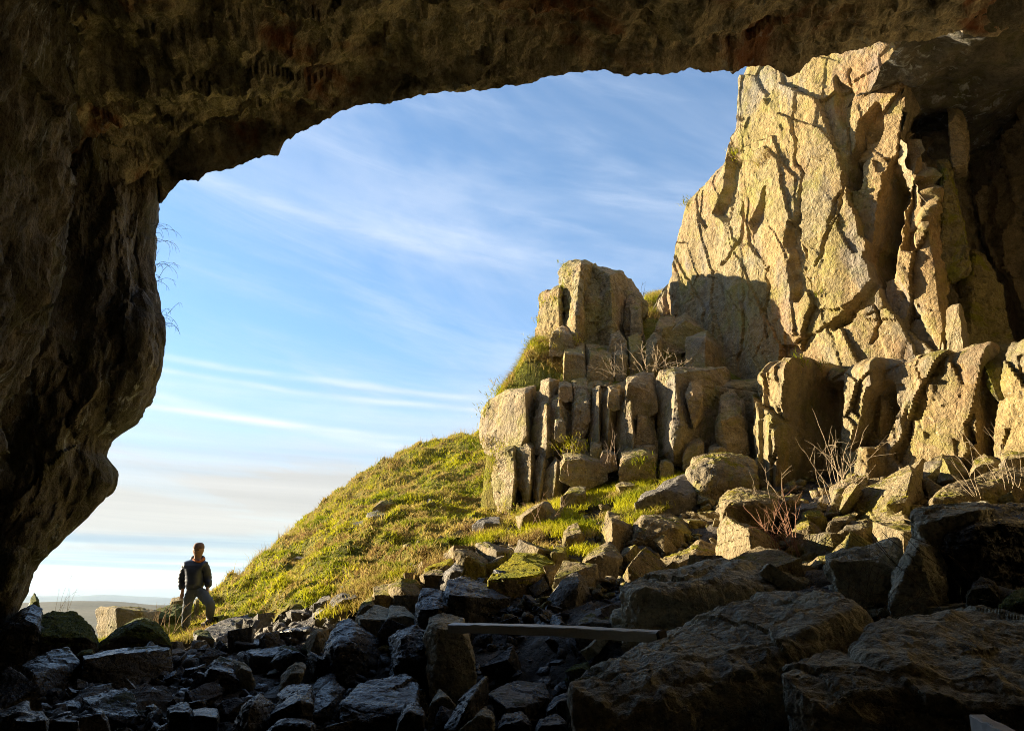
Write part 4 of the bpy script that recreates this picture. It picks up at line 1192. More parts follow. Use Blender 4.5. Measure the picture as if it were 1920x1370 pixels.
boulder('thick tilted slab with a glossy blue grey face below the leaf shaped slab', 'wet', 8.4, [(572, 1344, -.3), (586, 1316, 0), (600, 1294, .4), (624, 1276, .7), (644, 1294, .5), (634, 1340, .1), (590, 1358, -.4)], 1.0, [(588, 1338, -.4), (620, 1318, -.2)], bevel=0.014, amp=0.014)
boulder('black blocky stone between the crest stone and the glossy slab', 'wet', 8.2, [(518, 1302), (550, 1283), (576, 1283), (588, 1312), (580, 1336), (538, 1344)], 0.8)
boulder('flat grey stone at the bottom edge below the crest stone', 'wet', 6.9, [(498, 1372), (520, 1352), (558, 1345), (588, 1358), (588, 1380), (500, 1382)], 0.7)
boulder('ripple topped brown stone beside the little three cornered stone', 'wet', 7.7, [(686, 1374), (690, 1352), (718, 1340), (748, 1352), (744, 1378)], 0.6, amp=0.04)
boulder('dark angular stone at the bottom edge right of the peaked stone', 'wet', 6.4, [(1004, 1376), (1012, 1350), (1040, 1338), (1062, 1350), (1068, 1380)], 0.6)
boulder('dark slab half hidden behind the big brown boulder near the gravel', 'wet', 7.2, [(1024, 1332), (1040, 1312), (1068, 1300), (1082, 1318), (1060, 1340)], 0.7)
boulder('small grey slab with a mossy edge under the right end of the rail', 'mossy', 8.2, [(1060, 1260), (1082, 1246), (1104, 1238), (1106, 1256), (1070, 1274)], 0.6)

# ---- the fringe of rocks in the light below the hillside
boulder('pale grey slab catching the sun at the edge of the hillside turf', 'greyscree', 13.0, [(613, 1146), (622, 1126), (640, 1108), (664, 1099), (688, 1102), (668, 1126), (632, 1154)], 0.9, bevel=0.012)
boulder('small pale stone at the turf edge left of the grey slab', 'greyscree', 13.6, [(588, 1132), (600, 1122), (616, 1115), (626, 1128), (606, 1140)], 0.6)
boulder('low dark stone with a flat pale back among the fringe rocks', 'greyscree', 13.8, [(536, 1148), (556, 1140), (584, 1142), (590, 1154), (552, 1160)], 0.7)
boulder('brown shaded rock beside the orange faced rock', 'scree', 12.3, [(697, 1137), (700, 1100), (730, 1093), (740, 1116), (724, 1140)], 0.8)
boulder('angular rock with an orange face lit by the sun on its left', 'scree', 12.0, [(727, 1096, .1), (752, 1082, .3), (782, 1088, .5), (794, 1106, .4), (786, 1130, .1), (772, 1146, -.3), (738, 1126, -.2)], 0.9,
        [(752, 1104, -.3), (776, 1128, -.4)], bevel=0.015)
boulder('tan stone with a lit tip below the brown shaded rock', 'scree', 11.8, [(668, 1154), (680, 1126), (700, 1117), (706, 1138), (694, 1158)], 0.6)
boulder('dark knobbly rock under the tan stone', 'dim', 11.2, [(668, 1158), (704, 1134), (728, 1140), (730, 1182), (704, 1200), (676, 1184)], 0.8)
boulder('reddish brown rock with a rough face among the dark boulders', 'dim', 11.0, [(724, 1162), (733, 1134), (762, 1140), (782, 1155), (782, 1172), (748, 1190), (730, 1184)], 0.7)
boulder('upright black rock left of the big flat topped black boulder', 'wet', 10.6, [(780, 1138), (792, 1101), (828, 1107), (838, 1137), (796, 1170), (782, 1178)], 0.8)
boulder('big black boulder with a flat grey top sloping to the right', 'wet', 10.9, [(828, 1108, .0), (838, 1084, .5), (868, 1081, .7), (914, 1093, .8), (960, 1110, .7), (962, 1124, .5), (950, 1156, .2), (874, 1164, -.4), (832, 1140, -.4)], 1.4,
        [(842, 1112, -.45), (880, 1118, -.4), (958, 1119, .2)], bevel=0.014)
boulder('grey slab leaning in the sun behind the black flat topped boulder', 'greyscree', 12.5, [(802, 1102, -.1), (815, 1086, .1), (830, 1072, .3), (856, 1055, .6), (871, 1064, .5), (862, 1084, .2), (822, 1108, -.3)], 0.9, bevel=0.012)
boulder('orange lit stone left of the leaning grey slab', 'scree', 12.6, [(787, 1080), (800, 1070), (828, 1066), (834, 1082), (806, 1104)], 0.6)
boulder('slab with a yellow mossy top upslope of the orange stone', 'goldmoss', 13.2, [(796, 1066), (820, 1054), (848, 1048), (852, 1060), (826, 1074), (800, 1078)], 0.7)
boulder('dark blocky rock with a lit pointed left tip', 'scree', 13.0, [(851, 1034, -.2), (858, 1028, .1), (880, 1030, .4), (916, 1047, .5), (928, 1064, .4), (918, 1084, 0), (874, 1064, -.3)], 0.9, [(872, 1040, -.3), (905, 1062, -.35)], bevel=0.015)
boulder('tan stone with a sunlit squared front face', 'scree', 13.4, [(888, 1022, .4), (890, 1015, .4), (910, 1012, .3), (936, 1027, .4), (964, 1030, .5), (968, 1044, .4), (932, 1072, -.3)], 0.9, [(932, 1034, -.3), (930, 1066, -.35)], bevel=0.015)
boulder('flat slab covered in bright yellow green moss', 'goldmoss', 11.9, [(915, 1086, -.5), (930, 1068, 0), (946, 1053, .5), (966, 1037, .9), (1006, 1041, .9), (1040, 1054, .6), (1044, 1082, .4), (1022, 1112, 0), (992, 1100, -.4)], 1.3,
        [(960, 1085, -.52), (1000, 1082, -.5), (1022, 1071, -.25)], bevel=0.012, amp=0.014)
boulder('wedge of rock with a thin sunlit upper edge right of the yellow moss slab', 'scree', 12.2, [(1090, 1052), (1112, 1030), (1144, 1017), (1168, 1046), (1150, 1066), (1124, 1076), (1092, 1066)], 1.0)
boulder('upright grey stone in half shade with a rough pale face', 'greyscree', 10.7, [(1026, 1122, 0), (1040, 1104, 0), (1054, 1085, .1), (1083, 1071, .3), (1098, 1083, .4), (1110, 1124, .3), (1078, 1150, -.2), (1030, 1156, -.3)], 0.7,
        [(1086, 1090, -.2), (1080, 1140, -.3)], bevel=0.02, amp=0.03)
boulder('squared block with a bright left face in the middle of the scree', 'scree', 13.3, [(1127, 1022, .5), (1130, 990, .5), (1144, 971, .3), (1190, 988, .6), (1194, 1006, .5), (1172, 1032, 0)], 1.0, [(1148, 980, -.35), (1149, 1026, -.5)], bevel=0.014)
boulder('large shaded block behind the bright faced block', 'scree', 13.6, [(1190, 985), (1206, 963), (1258, 962), (1282, 972), (1302, 1000), (1276, 1030), (1206, 1040), (1186, 1018)], 1.4, [(1206, 976, -.4), (1270, 990, -.6), (1220, 1030, -.65)], bevel=0.02)
boulder('long grey slab with a striped lit top near the grass', 'greyscree', 15.0, [(1190, 942), (1211, 922), (1252, 901), (1286, 889), (1302, 899), (1318, 918), (1288, 936), (1240, 954), (1202, 958)], 1.2, bevel=0.014)
boulder('big rounded boulder with lichened lit edge at the foot of the cliff', 'scree', 15.4, [(1287, 884), (1299, 858), (1338, 849), (1386, 851), (1414, 868), (1422, 905), (1372, 930), (1308, 918)], 1.6, [(1330, 868, -.5), (1325, 905, -.8), (1395, 900, -.5)], bevel=0.08, amp=0.035)
boulder('small lit stone in the grass above the long grey slab', 'scree', 16.2, [(1155, 910), (1166, 902), (1190, 906), (1190, 918), (1172, 924)], 0.5)
boulder('brown stone in the grass under the cliff', 'scree', 16.4, [(1052, 932), (1068, 913), (1098, 911), (1096, 932), (1064, 944)], 0.8)
boulder('dark three cornered rock at the foot of the pink buttress', 'scree', 15.6, [(968, 966, .2), (990, 952, .3), (1020, 939, .4), (1032, 943, .4), (1048, 970, .2), (1010, 984, -.3), (974, 984, -.3)], 0.9, [(1012, 946, -.3), (980, 970, -.4)], bevel=0.014)
boulder('flat dark stones ledge rock left of the three cornered rock', 'greyscree', 15.9, [(886, 984), (904, 972), (936, 968), (940, 984), (900, 996)], 0.7)
boulder('brown stone standing between grass and the bright faced block', 'scree', 13.9, [(1057, 998), (1068, 984), (1082, 980), (1094, 1006), (1080, 1036), (1054, 1030)], 0.7)
boulder('ochre broken stone right of the tan square fronted stone', 'scree', 13.0, [(1030, 1038), (1044, 1022), (1062, 1024), (1066, 1050), (1042, 1060)], 0.6)
boulder('rough ridge of rock lit along its upper left side', 'scree', 11.6, [(1180, 1090, -.2), (1206, 1068, 0), (1232, 1052, .3), (1276, 1030, .6), (1316, 1015, .8), (1342, 1031, .6), (1310, 1070, .1), (1240, 1088, -.4)], 1.0,
        [(1240, 1070, -.4), (1298, 1042, 0), (1206, 1084, -.4)], amp=0.035)
boulder('great dark boulder with moss on its back behind the rail', 'dim', 8.9, [(1156, 1108, -.2), (1184, 1086, .2), (1230, 1080, .4), (1276, 1076, .5), (1318, 1059, .8), (1396, 1057, .9), (1450, 1082, .8), (1520, 1094, .8), (1530, 1130, .6), (1480, 1200, 0), (1290, 1210, -.4), (1188, 1186, -.4), (1164, 1150, -.3)], 1.7,
        [(1196, 1104, -.5), (1262, 1112, -.55), (1330, 1090, -.2), (1420, 1100, .0)], amp=0.035, bevel=0.05)
boulder('small grey rock sunk in shadow at the foot of the great dark boulder', 'greyscree', 9.4, [(1078, 1172), (1096, 1156), (1115, 1146), (1146, 1158), (1158, 1172), (1150, 1186), (1084, 1184)], 0.7)
boulder('brown knob between the grey rock and the great dark boulder', 'dim', 9.2, [(1142, 1162), (1150, 1146), (1164, 1142), (1174, 1170), (1150, 1184)], 0.5)

# ---- right hand scree
boulder('tall boulder with a brilliant yellow lit left face and black right side', 'scree', 11.1, [(1340, 1055, .5), (1345, 985, .6), (1360, 967, .6), (1400, 984, .3), (1440, 1000, .7), (1482, 1040, .7), (1486, 1058, .5), (1414, 1072, -.4)], 1.2,
        [(1404, 992, -.4), (1415, 1064, -.6)], bevel=0.02, amp=0.022)
boulder('rounded brown boulder sitting behind the brilliant yellow faced boulder', 'scree', 12.6, [(1343, 934), (1360, 922), (1386, 914), (1412, 917), (1458, 926), (1458, 948), (1424, 980), (1380, 976), (1350, 960)], 1.2, bevel=0.06)
boulder('largest tilted slab of the right scree facing the sun with a mossy right half', 'scree', 12.0, [(1590, 972, .3), (1600, 944, .4), (1612, 922, .5), (1640, 905, .6), (1669, 889, .7), (1705, 870, .5), (1726, 886, .8), (1740, 938, .7), (1702, 980, .2), (1640, 992, -.1)], 1.5,
        [(1711, 885, -.25), (1690, 970, -.65)], bevel=0.014, amp=0.018)
boulder('ochre rock at the cliff foot hung with dead stems', 'scree', 13.0, [(1556, 914), (1580, 900), (1624, 889), (1630, 918), (1604, 940), (1578, 966), (1558, 948)], 1.0)
boulder('low rounded lit stone left of the stone shaped like a loaf', 'scree', 11.4, [(1548, 990), (1561, 968), (1596, 962), (1604, 976), (1572, 992), (1556, 1002)], 0.7, bevel=0.06)
boulder('loaf shaped stone with a lit top in front of the largest tilted slab', 'scree', 11.0, [(1565, 1006), (1586, 981), (1630, 971), (1644, 990), (1616, 1020), (1574, 1022)], 0.8, bevel=0.05)
boulder('dull rock in the shade of the largest tilted slab', 'scree', 11.2, [(1612, 1020), (1640, 976), (1696, 957), (1710, 988), (1680, 1020), (1630, 1030)], 1.0)
boulder('jagged stone with a lit left flank among the bramble stems', 'scree', 11.5, [(1482, 1004), (1496, 978), (1516, 968), (1542, 998), (1544, 1032), (1506, 1040)], 0.8, [(1518, 984, -.25), (1520, 1024, -.35)], bevel=0.02)
boulder('tan stone behind the jagged stone', 'scree', 12.0, [(1504, 964), (1516, 954), (1536, 954), (1550, 972), (1544, 992), (1516, 984)], 0.7)
boulder('flat grey stone above the jagged stone', 'greyscree', 12.6, [(1488, 956), (1504, 944), (1532, 942), (1540, 954), (1510, 966)], 0.7)
boulder('small yellow stone left of the bramble stems', 'scree', 13.0, [(1464, 944), (1472, 930), (1490, 926), (1500, 942), (1484, 954)], 0.6)
boulder('long low slab lit along its whole upper face at the right edge', 'scree', 11.2, [(1748, 940, -.4), (1772, 920, 0), (1800, 906, .2), (1842, 892, .5), (1916, 869, .9), (1960, 868, 1.0), (1960, 910, .4), (1890, 936, -.1), (1790, 950, -.4)], 1.4,
        [(1800, 934, -.45), (1860, 912, -.1), (1910, 906, .1)], bevel=0.014)
boulder('sunlit broken rock at the cliff foot behind the long low slab', 'scree', 13.2, [(1728, 904), (1734, 868), (1768, 850), (1800, 864), (1820, 886), (1776, 908)], 0.9, [(1762, 872, -.35)])
boulder('dark capped rock right of the sunlit broken rock', 'scree', 12.9, [(1820, 890), (1824, 862), (1846, 852), (1876, 862), (1880, 884), (1840, 898)], 0.8)
boulder('pointed lit rock at the right edge under the ledge', 'scree', 12.6, [(1874, 876), (1878, 852), (1900, 842), (1930, 850), (1936, 880), (1900, 886)], 0.8)
boulder('dark jumbled rock below the loaf shaped stone', 'dim', 8.8, [(1546, 1066), (1552, 1042), (1602, 1033), (1652, 1018), (1684, 1010), (1688, 1036), (1680, 1072), (1668, 1120), (1628, 1132), (1580, 1106)], 1.2, amp=0.04)
boulder('upright ribbed rock with a pale brown left face in the shade', 'dim', 8.0, [(1668, 1140), (1674, 1082), (1690, 1056), (1710, 1003), (1738, 1003), (1770, 1028), (1772, 1094), (1754, 1158), (1706, 1160)], 1.1, [(1722, 1020, -.4), (1738, 1080, -.5), (1742, 1140, -.5)], amp=0.035)
boulder('huge wet boulder with a rippled purple grey face at the right edge', 'wet', 8.3, [(1752, 1160, -.3), (1762, 1000, .0), (1780, 972, .2), (1830, 955, .4), (1920, 938, .7), (2010, 950, .8), (2010, 1150, .2), (1880, 1165, -.4)], 1.5,
        [(1772, 1000, -.35), (1835, 985, -.5), (1960, 980, -.4)], amp=0.03, bevel=0.03)
boulder('flat topped dark rock capping the huge wet boulder', 'dim', 8.6, [(1712, 968), (1738, 946), (1792, 942), (1850, 940), (1872, 952), (1830, 972), (1770, 988), (1722, 990)], 1.1)
boulder('small stone streaked white with calcite before the huge wet boulder', 'wall', 7.3, [(1812, 1120), (1824, 1098), (1840, 1080), (1866, 1092), (1876, 1122), (1842, 1140)], 0.6)
boulder('cushion of moss on a stone at the right edge', 'mossy', 6.6, [(1872, 1146), (1890, 1116), (1924, 1098), (1990, 1110), (1990, 1160), (1902, 1162)], 0.8, bevel=0.08)

# ---- the great boulders in the right foreground
boulder('enormous brown boulder with a rippled sloping top and a pale broken left end', 'dim', 5.6, [(1068, 1290, -.4), (1080, 1273, -.2), (1130, 1249, .1), (1189, 1221, .4), (1238, 1193, .7), (1308, 1170, .9), (1336, 1153, 1.0), (1406, 1127, 1.2), (1440, 1113, 1.3), (1476, 1111, 1.3), (1528, 1121, 1.1), (1566, 1131, 1.0), (1596, 1135, .8),
                                                                                       (1612, 1148, .6), (1644, 1192, .5), (1640, 1260, .3), (1500, 1420, -.6), (1190, 1440, -.8), (1085, 1420, -.5)], 2.2,
        [(1076, 1294, -.5), (1160, 1340, -.75), (1206, 1341, -.75), (1316, 1299, -.6), (1400, 1255, -.4), (1456, 1224, -.25), (1492, 1198, -.1), (1560, 1164, .2), (1604, 1148, .4)], amp=0.022, bevel=0.008, big=0.022, strata=0.012, sdir=(-0.2, 0.5, 0.4), stretch=(1.3, 0.7, 1), res=1.1)
boulder('broad pitted boulder at the right edge behind the low front boulder', 'dim', 5.3, [(1614, 1230, -.3), (1624, 1212, -.1), (1642, 1180, .5), (1692, 1156, .9), (1770, 1147, 1.0), (1818, 1144, 1.0), (1920, 1154, .9), (2040, 1170, .7), (2040, 1420, -.9), (1740, 1420, -.9), (1640, 1300, -.5)], 2.0,
        [(1640, 1246, -.5), (1736, 1304, -.9), (1800, 1326, -.95), (1858, 1334, -1.0), (1930, 1322, -1.0)], amp=0.024, bevel=0.008, big=0.022, strata=0.012, res=1.1, stretch=(1, .8, 1.3))
boulder('low front boulder with a pale left end at the bottom right', 'dim', 4.9, [(1466, 1262, -.1), (1480, 1249, .2), (1514, 1238, .4), (1554, 1228, .5), (1618, 1236, .5), (1684, 1252, .5), (1766, 1264, .4), (1780, 1420, -.5), (1560, 1430, -.6), (1500, 1410, -.4)], 1.3,
        [(1470, 1266, -.3), (1508, 1302, -.5), (1546, 1330, -.6), (1592, 1302, -.5), (1690, 1292, -.4), (1742, 1272, -.2)], amp=0.022, bevel=0.008, big=0.02, strata=0.012, res=1.1)

# ---- stones lying on the hillside
boulder('dark flat stone set in the hillside turf like a step', 'greyscree', 21.5, [(760, 946), (765, 932), (790, 926), (822, 927), (826, 940), (804, 950), (770, 952)], 0.9)
boulder('knobbly pair of stones standing out of the turf below the flat step stone', 'greyscree', 19.8, [(682, 984), (690, 962), (708, 956), (726, 964), (728, 976), (700, 988)], 0.7)
boulder('grey stone lying in the turf left of the knobbly stones', 'greyscree', 19.6, [(650, 992), (662, 980), (684, 974), (690, 988), (664, 998)], 0.6)
boulder('tan stone on the turf above the knobbly stones', 'scree', 20.8, [(698, 952), (712, 940), (732, 932), (738, 944), (716, 956)], 0.6)
boulder('brown earthy stone low on the turf near the grey slab', 'scree', 14.6, [(570, 1120), (582, 1106), (594, 1102), (600, 1118), (584, 1126)], 0.5)
boulder('flat stone on the grassy lip behind the person', 'scree', 18.5, [(318, 1131), (322, 1120), (340, 1118), (352, 1128), (348, 1138), (322, 1140)], 0.6)
boulder('small pink stone seen between the legs of the person', 'scree', 18.3, [(364, 1130), (366, 1122), (372, 1122), (374, 1132), (369, 1138)], 0.3)
boulder('tan stone by the boot of the person below the grass', 'scree', 16.2, [(374, 1182), (378, 1168), (388, 1164), (394, 1174), (386, 1186)], 0.4)

# ---- small stones: a few shapes cut once, then copied one by one
rs = random.Random(4)
SMALL = []
for k in range(16):
    rr = np.random.RandomState(50 + k)
    s_ = np.array([1.0, 0.55 + 0.4 * rr.rand(), 0.35 + 0.45 * rr.rand()]) * 0.5
    pts = [np.array(c) * s_ * (0.75 + 0.35 * rr.rand(3)) for c in ((1, 1, 1), (-1, 1, 1), (1, -1, 1), (-1, -1, 1), (1, 1, -1), (-1, 1, -1), (1, -1, -1), (-1, -1, -1))]
    pts = [p for p in pts if rr.rand() > 0.22]
    pts += [(lambda v: v / np.linalg.norm(v) * s_ * (0.95 + 0.35 * rr.rand()))(rr.normal(size=3)) for _ in range(4)]
    me, _b = hull_mesh('stone', np.array(pts), 0.09, 0.035, 400 + k, 0.012, 0.014, sth=0.15)
    co = np.empty(len(me.vertices) * 3, np.float32); me.vertices.foreach_get('co', co); co = co.reshape(-1, 3)
    co -= (co.max(0) + co.min(0)) / 2
    me.vertices.foreach_set('co', co.ravel()); me.update()
    SMALL.append(me)


def small_meshes(mat):
    out = []
    for me in SMALL:
        c = me.copy(); c.materials.clear(); c.materials.append(M[mat]); out.append(c)
    return out


PLACED = []
LOOSE = []
LOOK = {'wet': 'wet dark', 'greyscree': 'grey', 'scree': 'tan', 'dim': 'dull brown'}


def scatter(n, region, smin, smax, mat, label, group, seed, power=2.2, lift=0.12, zf=zg, gap=0.85, name='stone'):
    r_ = random.Random(seed)
    ms = small_meshes(mat)
    done = tries = 0
    while done < n and tries < n * 60:
        tries += 1
        px_, py_, Y_ = region(r_)
        q = P(px_, py_, Y_)
        x, y = q[0], q[1]
        s = smin + (smax - smin) * r_.random() ** power
        if any((x - a) ** 2 + (y - b_) ** 2 < (c * gap) ** 2 for a, b_, c in HEROES): continue
        if any((x - a) ** 2 + (y - b_) ** 2 < ((c + s) * 0.33) ** 2 for a, b_, c in PLACED): continue
        PLACED.append((x, y, s))
        o = bpy.data.objects.new(name, r_.choice(ms)); COL.objects.link(o)
        o.location = (x, y, float(zf(x, y)) - 0.10 + lift * s)
        o.rotation_euler = (r_.gauss(0, 0.45), r_.gauss(0, 0.45), r_.uniform(0, 6.28))
        k = s * r_.uniform(0.85, 1.15)
        o.scale = (k, k * r_.uniform(0.8, 1.2), k * r_.uniform(0.8, 1.3))
        tag(o, label, 'stone', group)
        LOOSE.append((o, s, LOOK[mat]))
        done += 1


def on_ground(px0, px1, y0, y1):
    def f(r_):
        Y_ = r_.uniform(y0, y1)
        return r_.uniform(px0, px1), 1200, Y_
    return f


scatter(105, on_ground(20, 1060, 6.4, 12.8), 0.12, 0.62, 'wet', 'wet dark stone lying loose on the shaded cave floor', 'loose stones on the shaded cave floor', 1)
scatter(34, on_ground(120, 640, 12.0, 15.5), 0.16, 0.55, 'greyscree', 'grey stone in the rocky fringe at the foot of the grassy hillside', 'stones along the foot of the hillside', 2)
scatter(78, on_ground(760, 1360, 10.8, 15.4), 0.14, 0.72, 'scree', 'sunlit tan stone in the scree below the cliff columns', 'stones in the middle scree', 3)
scatter(78, on_ground(1330, 1960, 9.8, 14.0), 0.16, 0.80, 'scree', 'ochre sunlit stone on the slope below the right ledge', 'stones in the right hand scree', 5)
scatter(26, on_ground(1080, 1900, 7.0, 9.6), 0.18, 0.6, 'dim', 'dull brown stone in the shade between the big boulders on the right', 'stones between the big right boulders', 6)
scatter(16, on_ground(440, 900, 16.5, 24), 0.14, 0.45, 'greyscree', 'grey stone half sunk in the grass of the hillside', 'stones in the hillside grass', 7, lift=0.0)


# each loose stone is told apart by the boulder it lies beside and by its size there
STOP = set('with in at beside on that lying left right between under low near standing below above catching among set by leaning behind facing hung sitting lit covered sloping right of to streaked capping before down peeping out upslope and from which like half sunk'.split())


def alias(lab):
    w = lab.split()
    k = len(w)
    for i, t in enumerate(w):
        if t in STOP and i >= 2: k = i; break
    return ' '.join(w[:k])


_al = {}
for x, y, lab in NAMED: _al.setdefault(alias(lab), []).append((x, y))
_al = {k: v[0] for k, v in _al.items() if len(v) == 1}
_bins = {}
for o, s_, look in LOOSE:
    x, y = o.location.x, o.location.y
    nm = min(_al, key=lambda k: (_al[k][0] - x) ** 2 + (_al[k][1] - y) ** 2)
    dx, dy = x - _al[nm][0], y - _al[nm][1]
    side = ('left of' if dx < 0 else 'right of') if abs(dx) > abs(dy) else ('in front of' if dy < 0 else 'behind')
    _bins.setdefault((nm, side), []).append((s_, o, look))
ORD = ['largest', 'second largest', 'third largest', 'fourth largest', 'fifth largest', 'sixth largest', 'seventh largest', 'eighth largest', 'ninth largest', 'tenth largest']
for (nm, side), it in _bins.items():
    it.sort(key=lambda q: -q[0])
    for i, (s_, o, look) in enumerate(it):
        if len(it) == 1: o['label'] = f"{'small' if s_ < 0.3 else 'loose'} {look} stone just {side} the {nm}"
        elif i < 10: o['label'] = f"{ORD[i]} loose stone just {side} the {nm}"

# gravel and small rubble that nobody could count
def rubble(n, region, smin, smax, mat, label, seed):
    r_ = np.random.RandomState(seed)
    x, y = region(r_, n)
    s_ = smin + (smax - smin) * r_.rand(len(x)) ** 2.5
    z = zg(x, y) - 0.15 + 0.2 * s_
    t = (1 + 5 ** 0.5) / 2
    ico = np.array([(-1, t, 0), (1, t, 0), (-1, -t, 0), (1, -t, 0), (0, -1, t), (0, 1, t), (0, -1, -t), (0, 1, -t), (t, 0, -1), (t, 0, 1), (-t, 0, -1), (-t, 0, 1)]) / 1.9
    fi = np.array([(0, 11, 5), (0, 5, 1), (0, 1, 7), (0, 7, 10), (0, 10, 11), (1, 5, 9), (5, 11, 4), (11, 10, 2), (10, 7, 6), (7, 1, 8), (3, 9, 4), (3, 4, 2), (3, 2, 6), (3, 6, 8), (3, 8, 9), (4, 9, 5), (2, 4, 11), (6, 2, 10), (8, 6, 7), (9, 8, 1)])
    k = len(x)
    v = ico[None] * (0.55 + 0.75 * r_.rand(k, 12, 1)) * np.stack([np.ones(k), 0.5 + 0.5 * r_.rand(k), 0.3 + 0.5 * r_.rand(k)], 1)[:, None, :] * s_[:, None, None] * 0.6
    a = r_.uniform(0, 6.28, k); b_ = r_.normal(size=k) * 0.4
    ca, sa, cb, sb = np.cos(a)[:, None], np.sin(a)[:, None], np.cos(b_)[:, None], np.sin(b_)[:, None]
    X, Y, Z = v[..., 0], v[..., 1], v[..., 2]
    X, Z = X * cb - Z * sb, X * sb + Z * cb
    v = np.stack([X * ca - Y * sa, X * sa + Y * ca, Z], -1) + np.stack([x, y, z], 1)[:, None, :]
    f = fi[None] + (np.arange(k) * 12)[:, None, None]
    return tag(link('rubble', mesh_np('rubble', v.reshape(-1, 3), f.reshape(-1, 3)), M[mat]), label, None, None, 'stuff')


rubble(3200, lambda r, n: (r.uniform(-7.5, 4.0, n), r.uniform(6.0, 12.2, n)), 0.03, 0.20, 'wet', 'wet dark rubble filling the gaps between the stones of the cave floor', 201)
rubble(2600, lambda r, n: (r.uniform(-2.5, 8.8, n), 10.2 + 6.0 * r.rand(n)), 0.03, 0.28, 'scree', 'tan rubble between the stones of the scree slope', 202)
rubble(900, lambda r, n: (r.uniform(-6, -1.0, n), r.uniform(11.8, 14.6, n)), 0.03, 0.24, 'greyscree', 'grey rubble along the foot of the grassy hillside', 203)

# ------------------------------------------------------------------ grass
def blades(name, pts, hts, wid, cols, seed, lean=(0, 0), bend=0.6, mat='grass', parent=None, droop=0.0):
    r_ = np.random.RandomState(seed)
    n = len(pts)
    a = r_.uniform(0, 2 * np.pi, n)
    side = np.stack([np.cos(a), np.sin(a), np.zeros(n)], 1)
    out = r_.normal(size=(n, 2)) * bend * 0.55 + np.array(lean)
    up = np.stack([out[:, 0], out[:, 1], np.ones(n)], 1)
    up /= np.linalg.norm(up, axis=1)[:, None]
    mid = pts + up * (hts * 0.55)[:, None]
    tip = mid + (up + np.stack([out[:, 0] * 1.1, out[:, 1] * 1.1, -np.full(n, 0.25 + droop)], 1)) * (hts * 0.5)[:, None]
    w = wid[:, None]
    v = np.stack([pts - side * w, pts + side * w, mid - side * w * 0.7, mid + side * w * 0.7, tip], 1).reshape(-1, 3)
    b = np.arange(n) * 5
    f = np.concatenate([np.stack([b, b + 1, b + 3], 1), np.stack([b, b + 3, b + 2], 1), np.stack([b + 2, b + 3, b + 4], 1)])
    c = np.repeat(cols, 5, axis=0)
    me = mesh_np(name, v, f, None, c)
    return link(name, me, M[mat], parent)


GREEN = np.array([0.24, 0.275, 0.018]); LIME = np.array([0.53, 0.51, 0.028]); STRAW = np.array([0.53, 0.41, 0.14]); BROWN = np.array([0.24, 0.145, 0.07])


def grass_cols(p, seed, straw=0.0, lime=0.0):
    r_ = np.random.RandomState(seed + 1)
    n1 = fbm(p * np.array([0.9, 0.9, 1.8]) + 3, 4, 0.6) + straw + r_.normal(size=len(p)) * 0.16
    n2 = fbm(p * np.array([0.7, 0.7, 1.5]) + 63, 3, 0.6) + lime + r_.normal(size=len(p)) * 0.14
    k1 = np.clip(n1 * 2.2 + 0.32, 0, 1)[:, None]; k2 = np.clip(n2 * 2.2 + 0.5, 0, 1)[:, None]
    c = GREEN * (1 - k2) + LIME * k2
    c = c * (1 - k1) + STRAW * k1
    k3 = np.clip((n1 - 0.42) * 3, 0, 0.8)[:, None]
    c = c * (1 - k3) + BROWN * k3
    return np.clip(c * (0.8 + 0.4 * r_.rand(len(p), 1)), 0, 1)


rn = np.random.RandomState(3)
nc = 26000
cx = rn.uniform(-13.5, 0.4, nc); cy = rn.uniform(13.2, 32.5, nc)
ok = (cy > turf_edge(cx) - 0.25 * rn.rand(nc))
cx, cy = cx[ok], cy[ok]
cz = hill_z(cx, cy)
tuss = fbm(np.stack([cx, cy, cz], 1) * 1.1 + 21, 3)
nb = 7
k = np.repeat(np.arange(len(cx)), nb)
ph = 0.07 + 0.09 * np.clip(tuss[k] + 0.25, 0, 1.2) + 0.04 * rn.rand(len(k))
pts = np.stack([cx[k] + rn.normal(size=len(k)) * 0.085, cy[k] + rn.normal(size=len(k)) * 0.085, cz[k] - 0.03], 1)
pts[:, 2] = hill_z(pts[:, 0], pts[:, 1]) - 0.02
wd = 0.010 + 0.010 * rn.rand(len(k))
cl = grass_cols(np.stack([cx, cy, cz], 1)[k], 5, straw=0.02 + 0.16 * np.clip((tuss[k]), -0.4, 1))
tag(blades('grass', pts, ph, wd, cl, 8, lean=(0.10, -0.22), bend=0.75), 'rough tussocky grass covering the steep hillside', None, None, 'stuff')
# taller seed stalks that break the skyline
ns = 2600
t = rn.rand(ns)
cq = np.array([P(*a) for a in CREST])
ix = t * (len(cq) - 1)
i0 = np.floor(ix).astype(int).clip(0, len(cq) - 2)
q = cq[i0] + (cq[i0 + 1] - cq[i0]) * (ix - i0)[:, None]
q[:, 0] += rn.normal(size=ns) * 0.5; q[:, 1] += rn.normal(size=ns) * 0.7
q[:, 2] = hill_z(q[:, 0], q[:, 1])
cl = np.tile(STRAW * 0.8, (ns, 1)) * (0.7 + 0.5 * rn.rand(ns, 1))
tag(blades('grass', q, 0.16 + 0.30 * rn.rand(ns) ** 2, np.full(ns, 0.006), cl, 18, lean=(0.15, 0), bend=0.5), 'dry seed stalks standing along the skyline of the hillside', None, None, 'stuff')


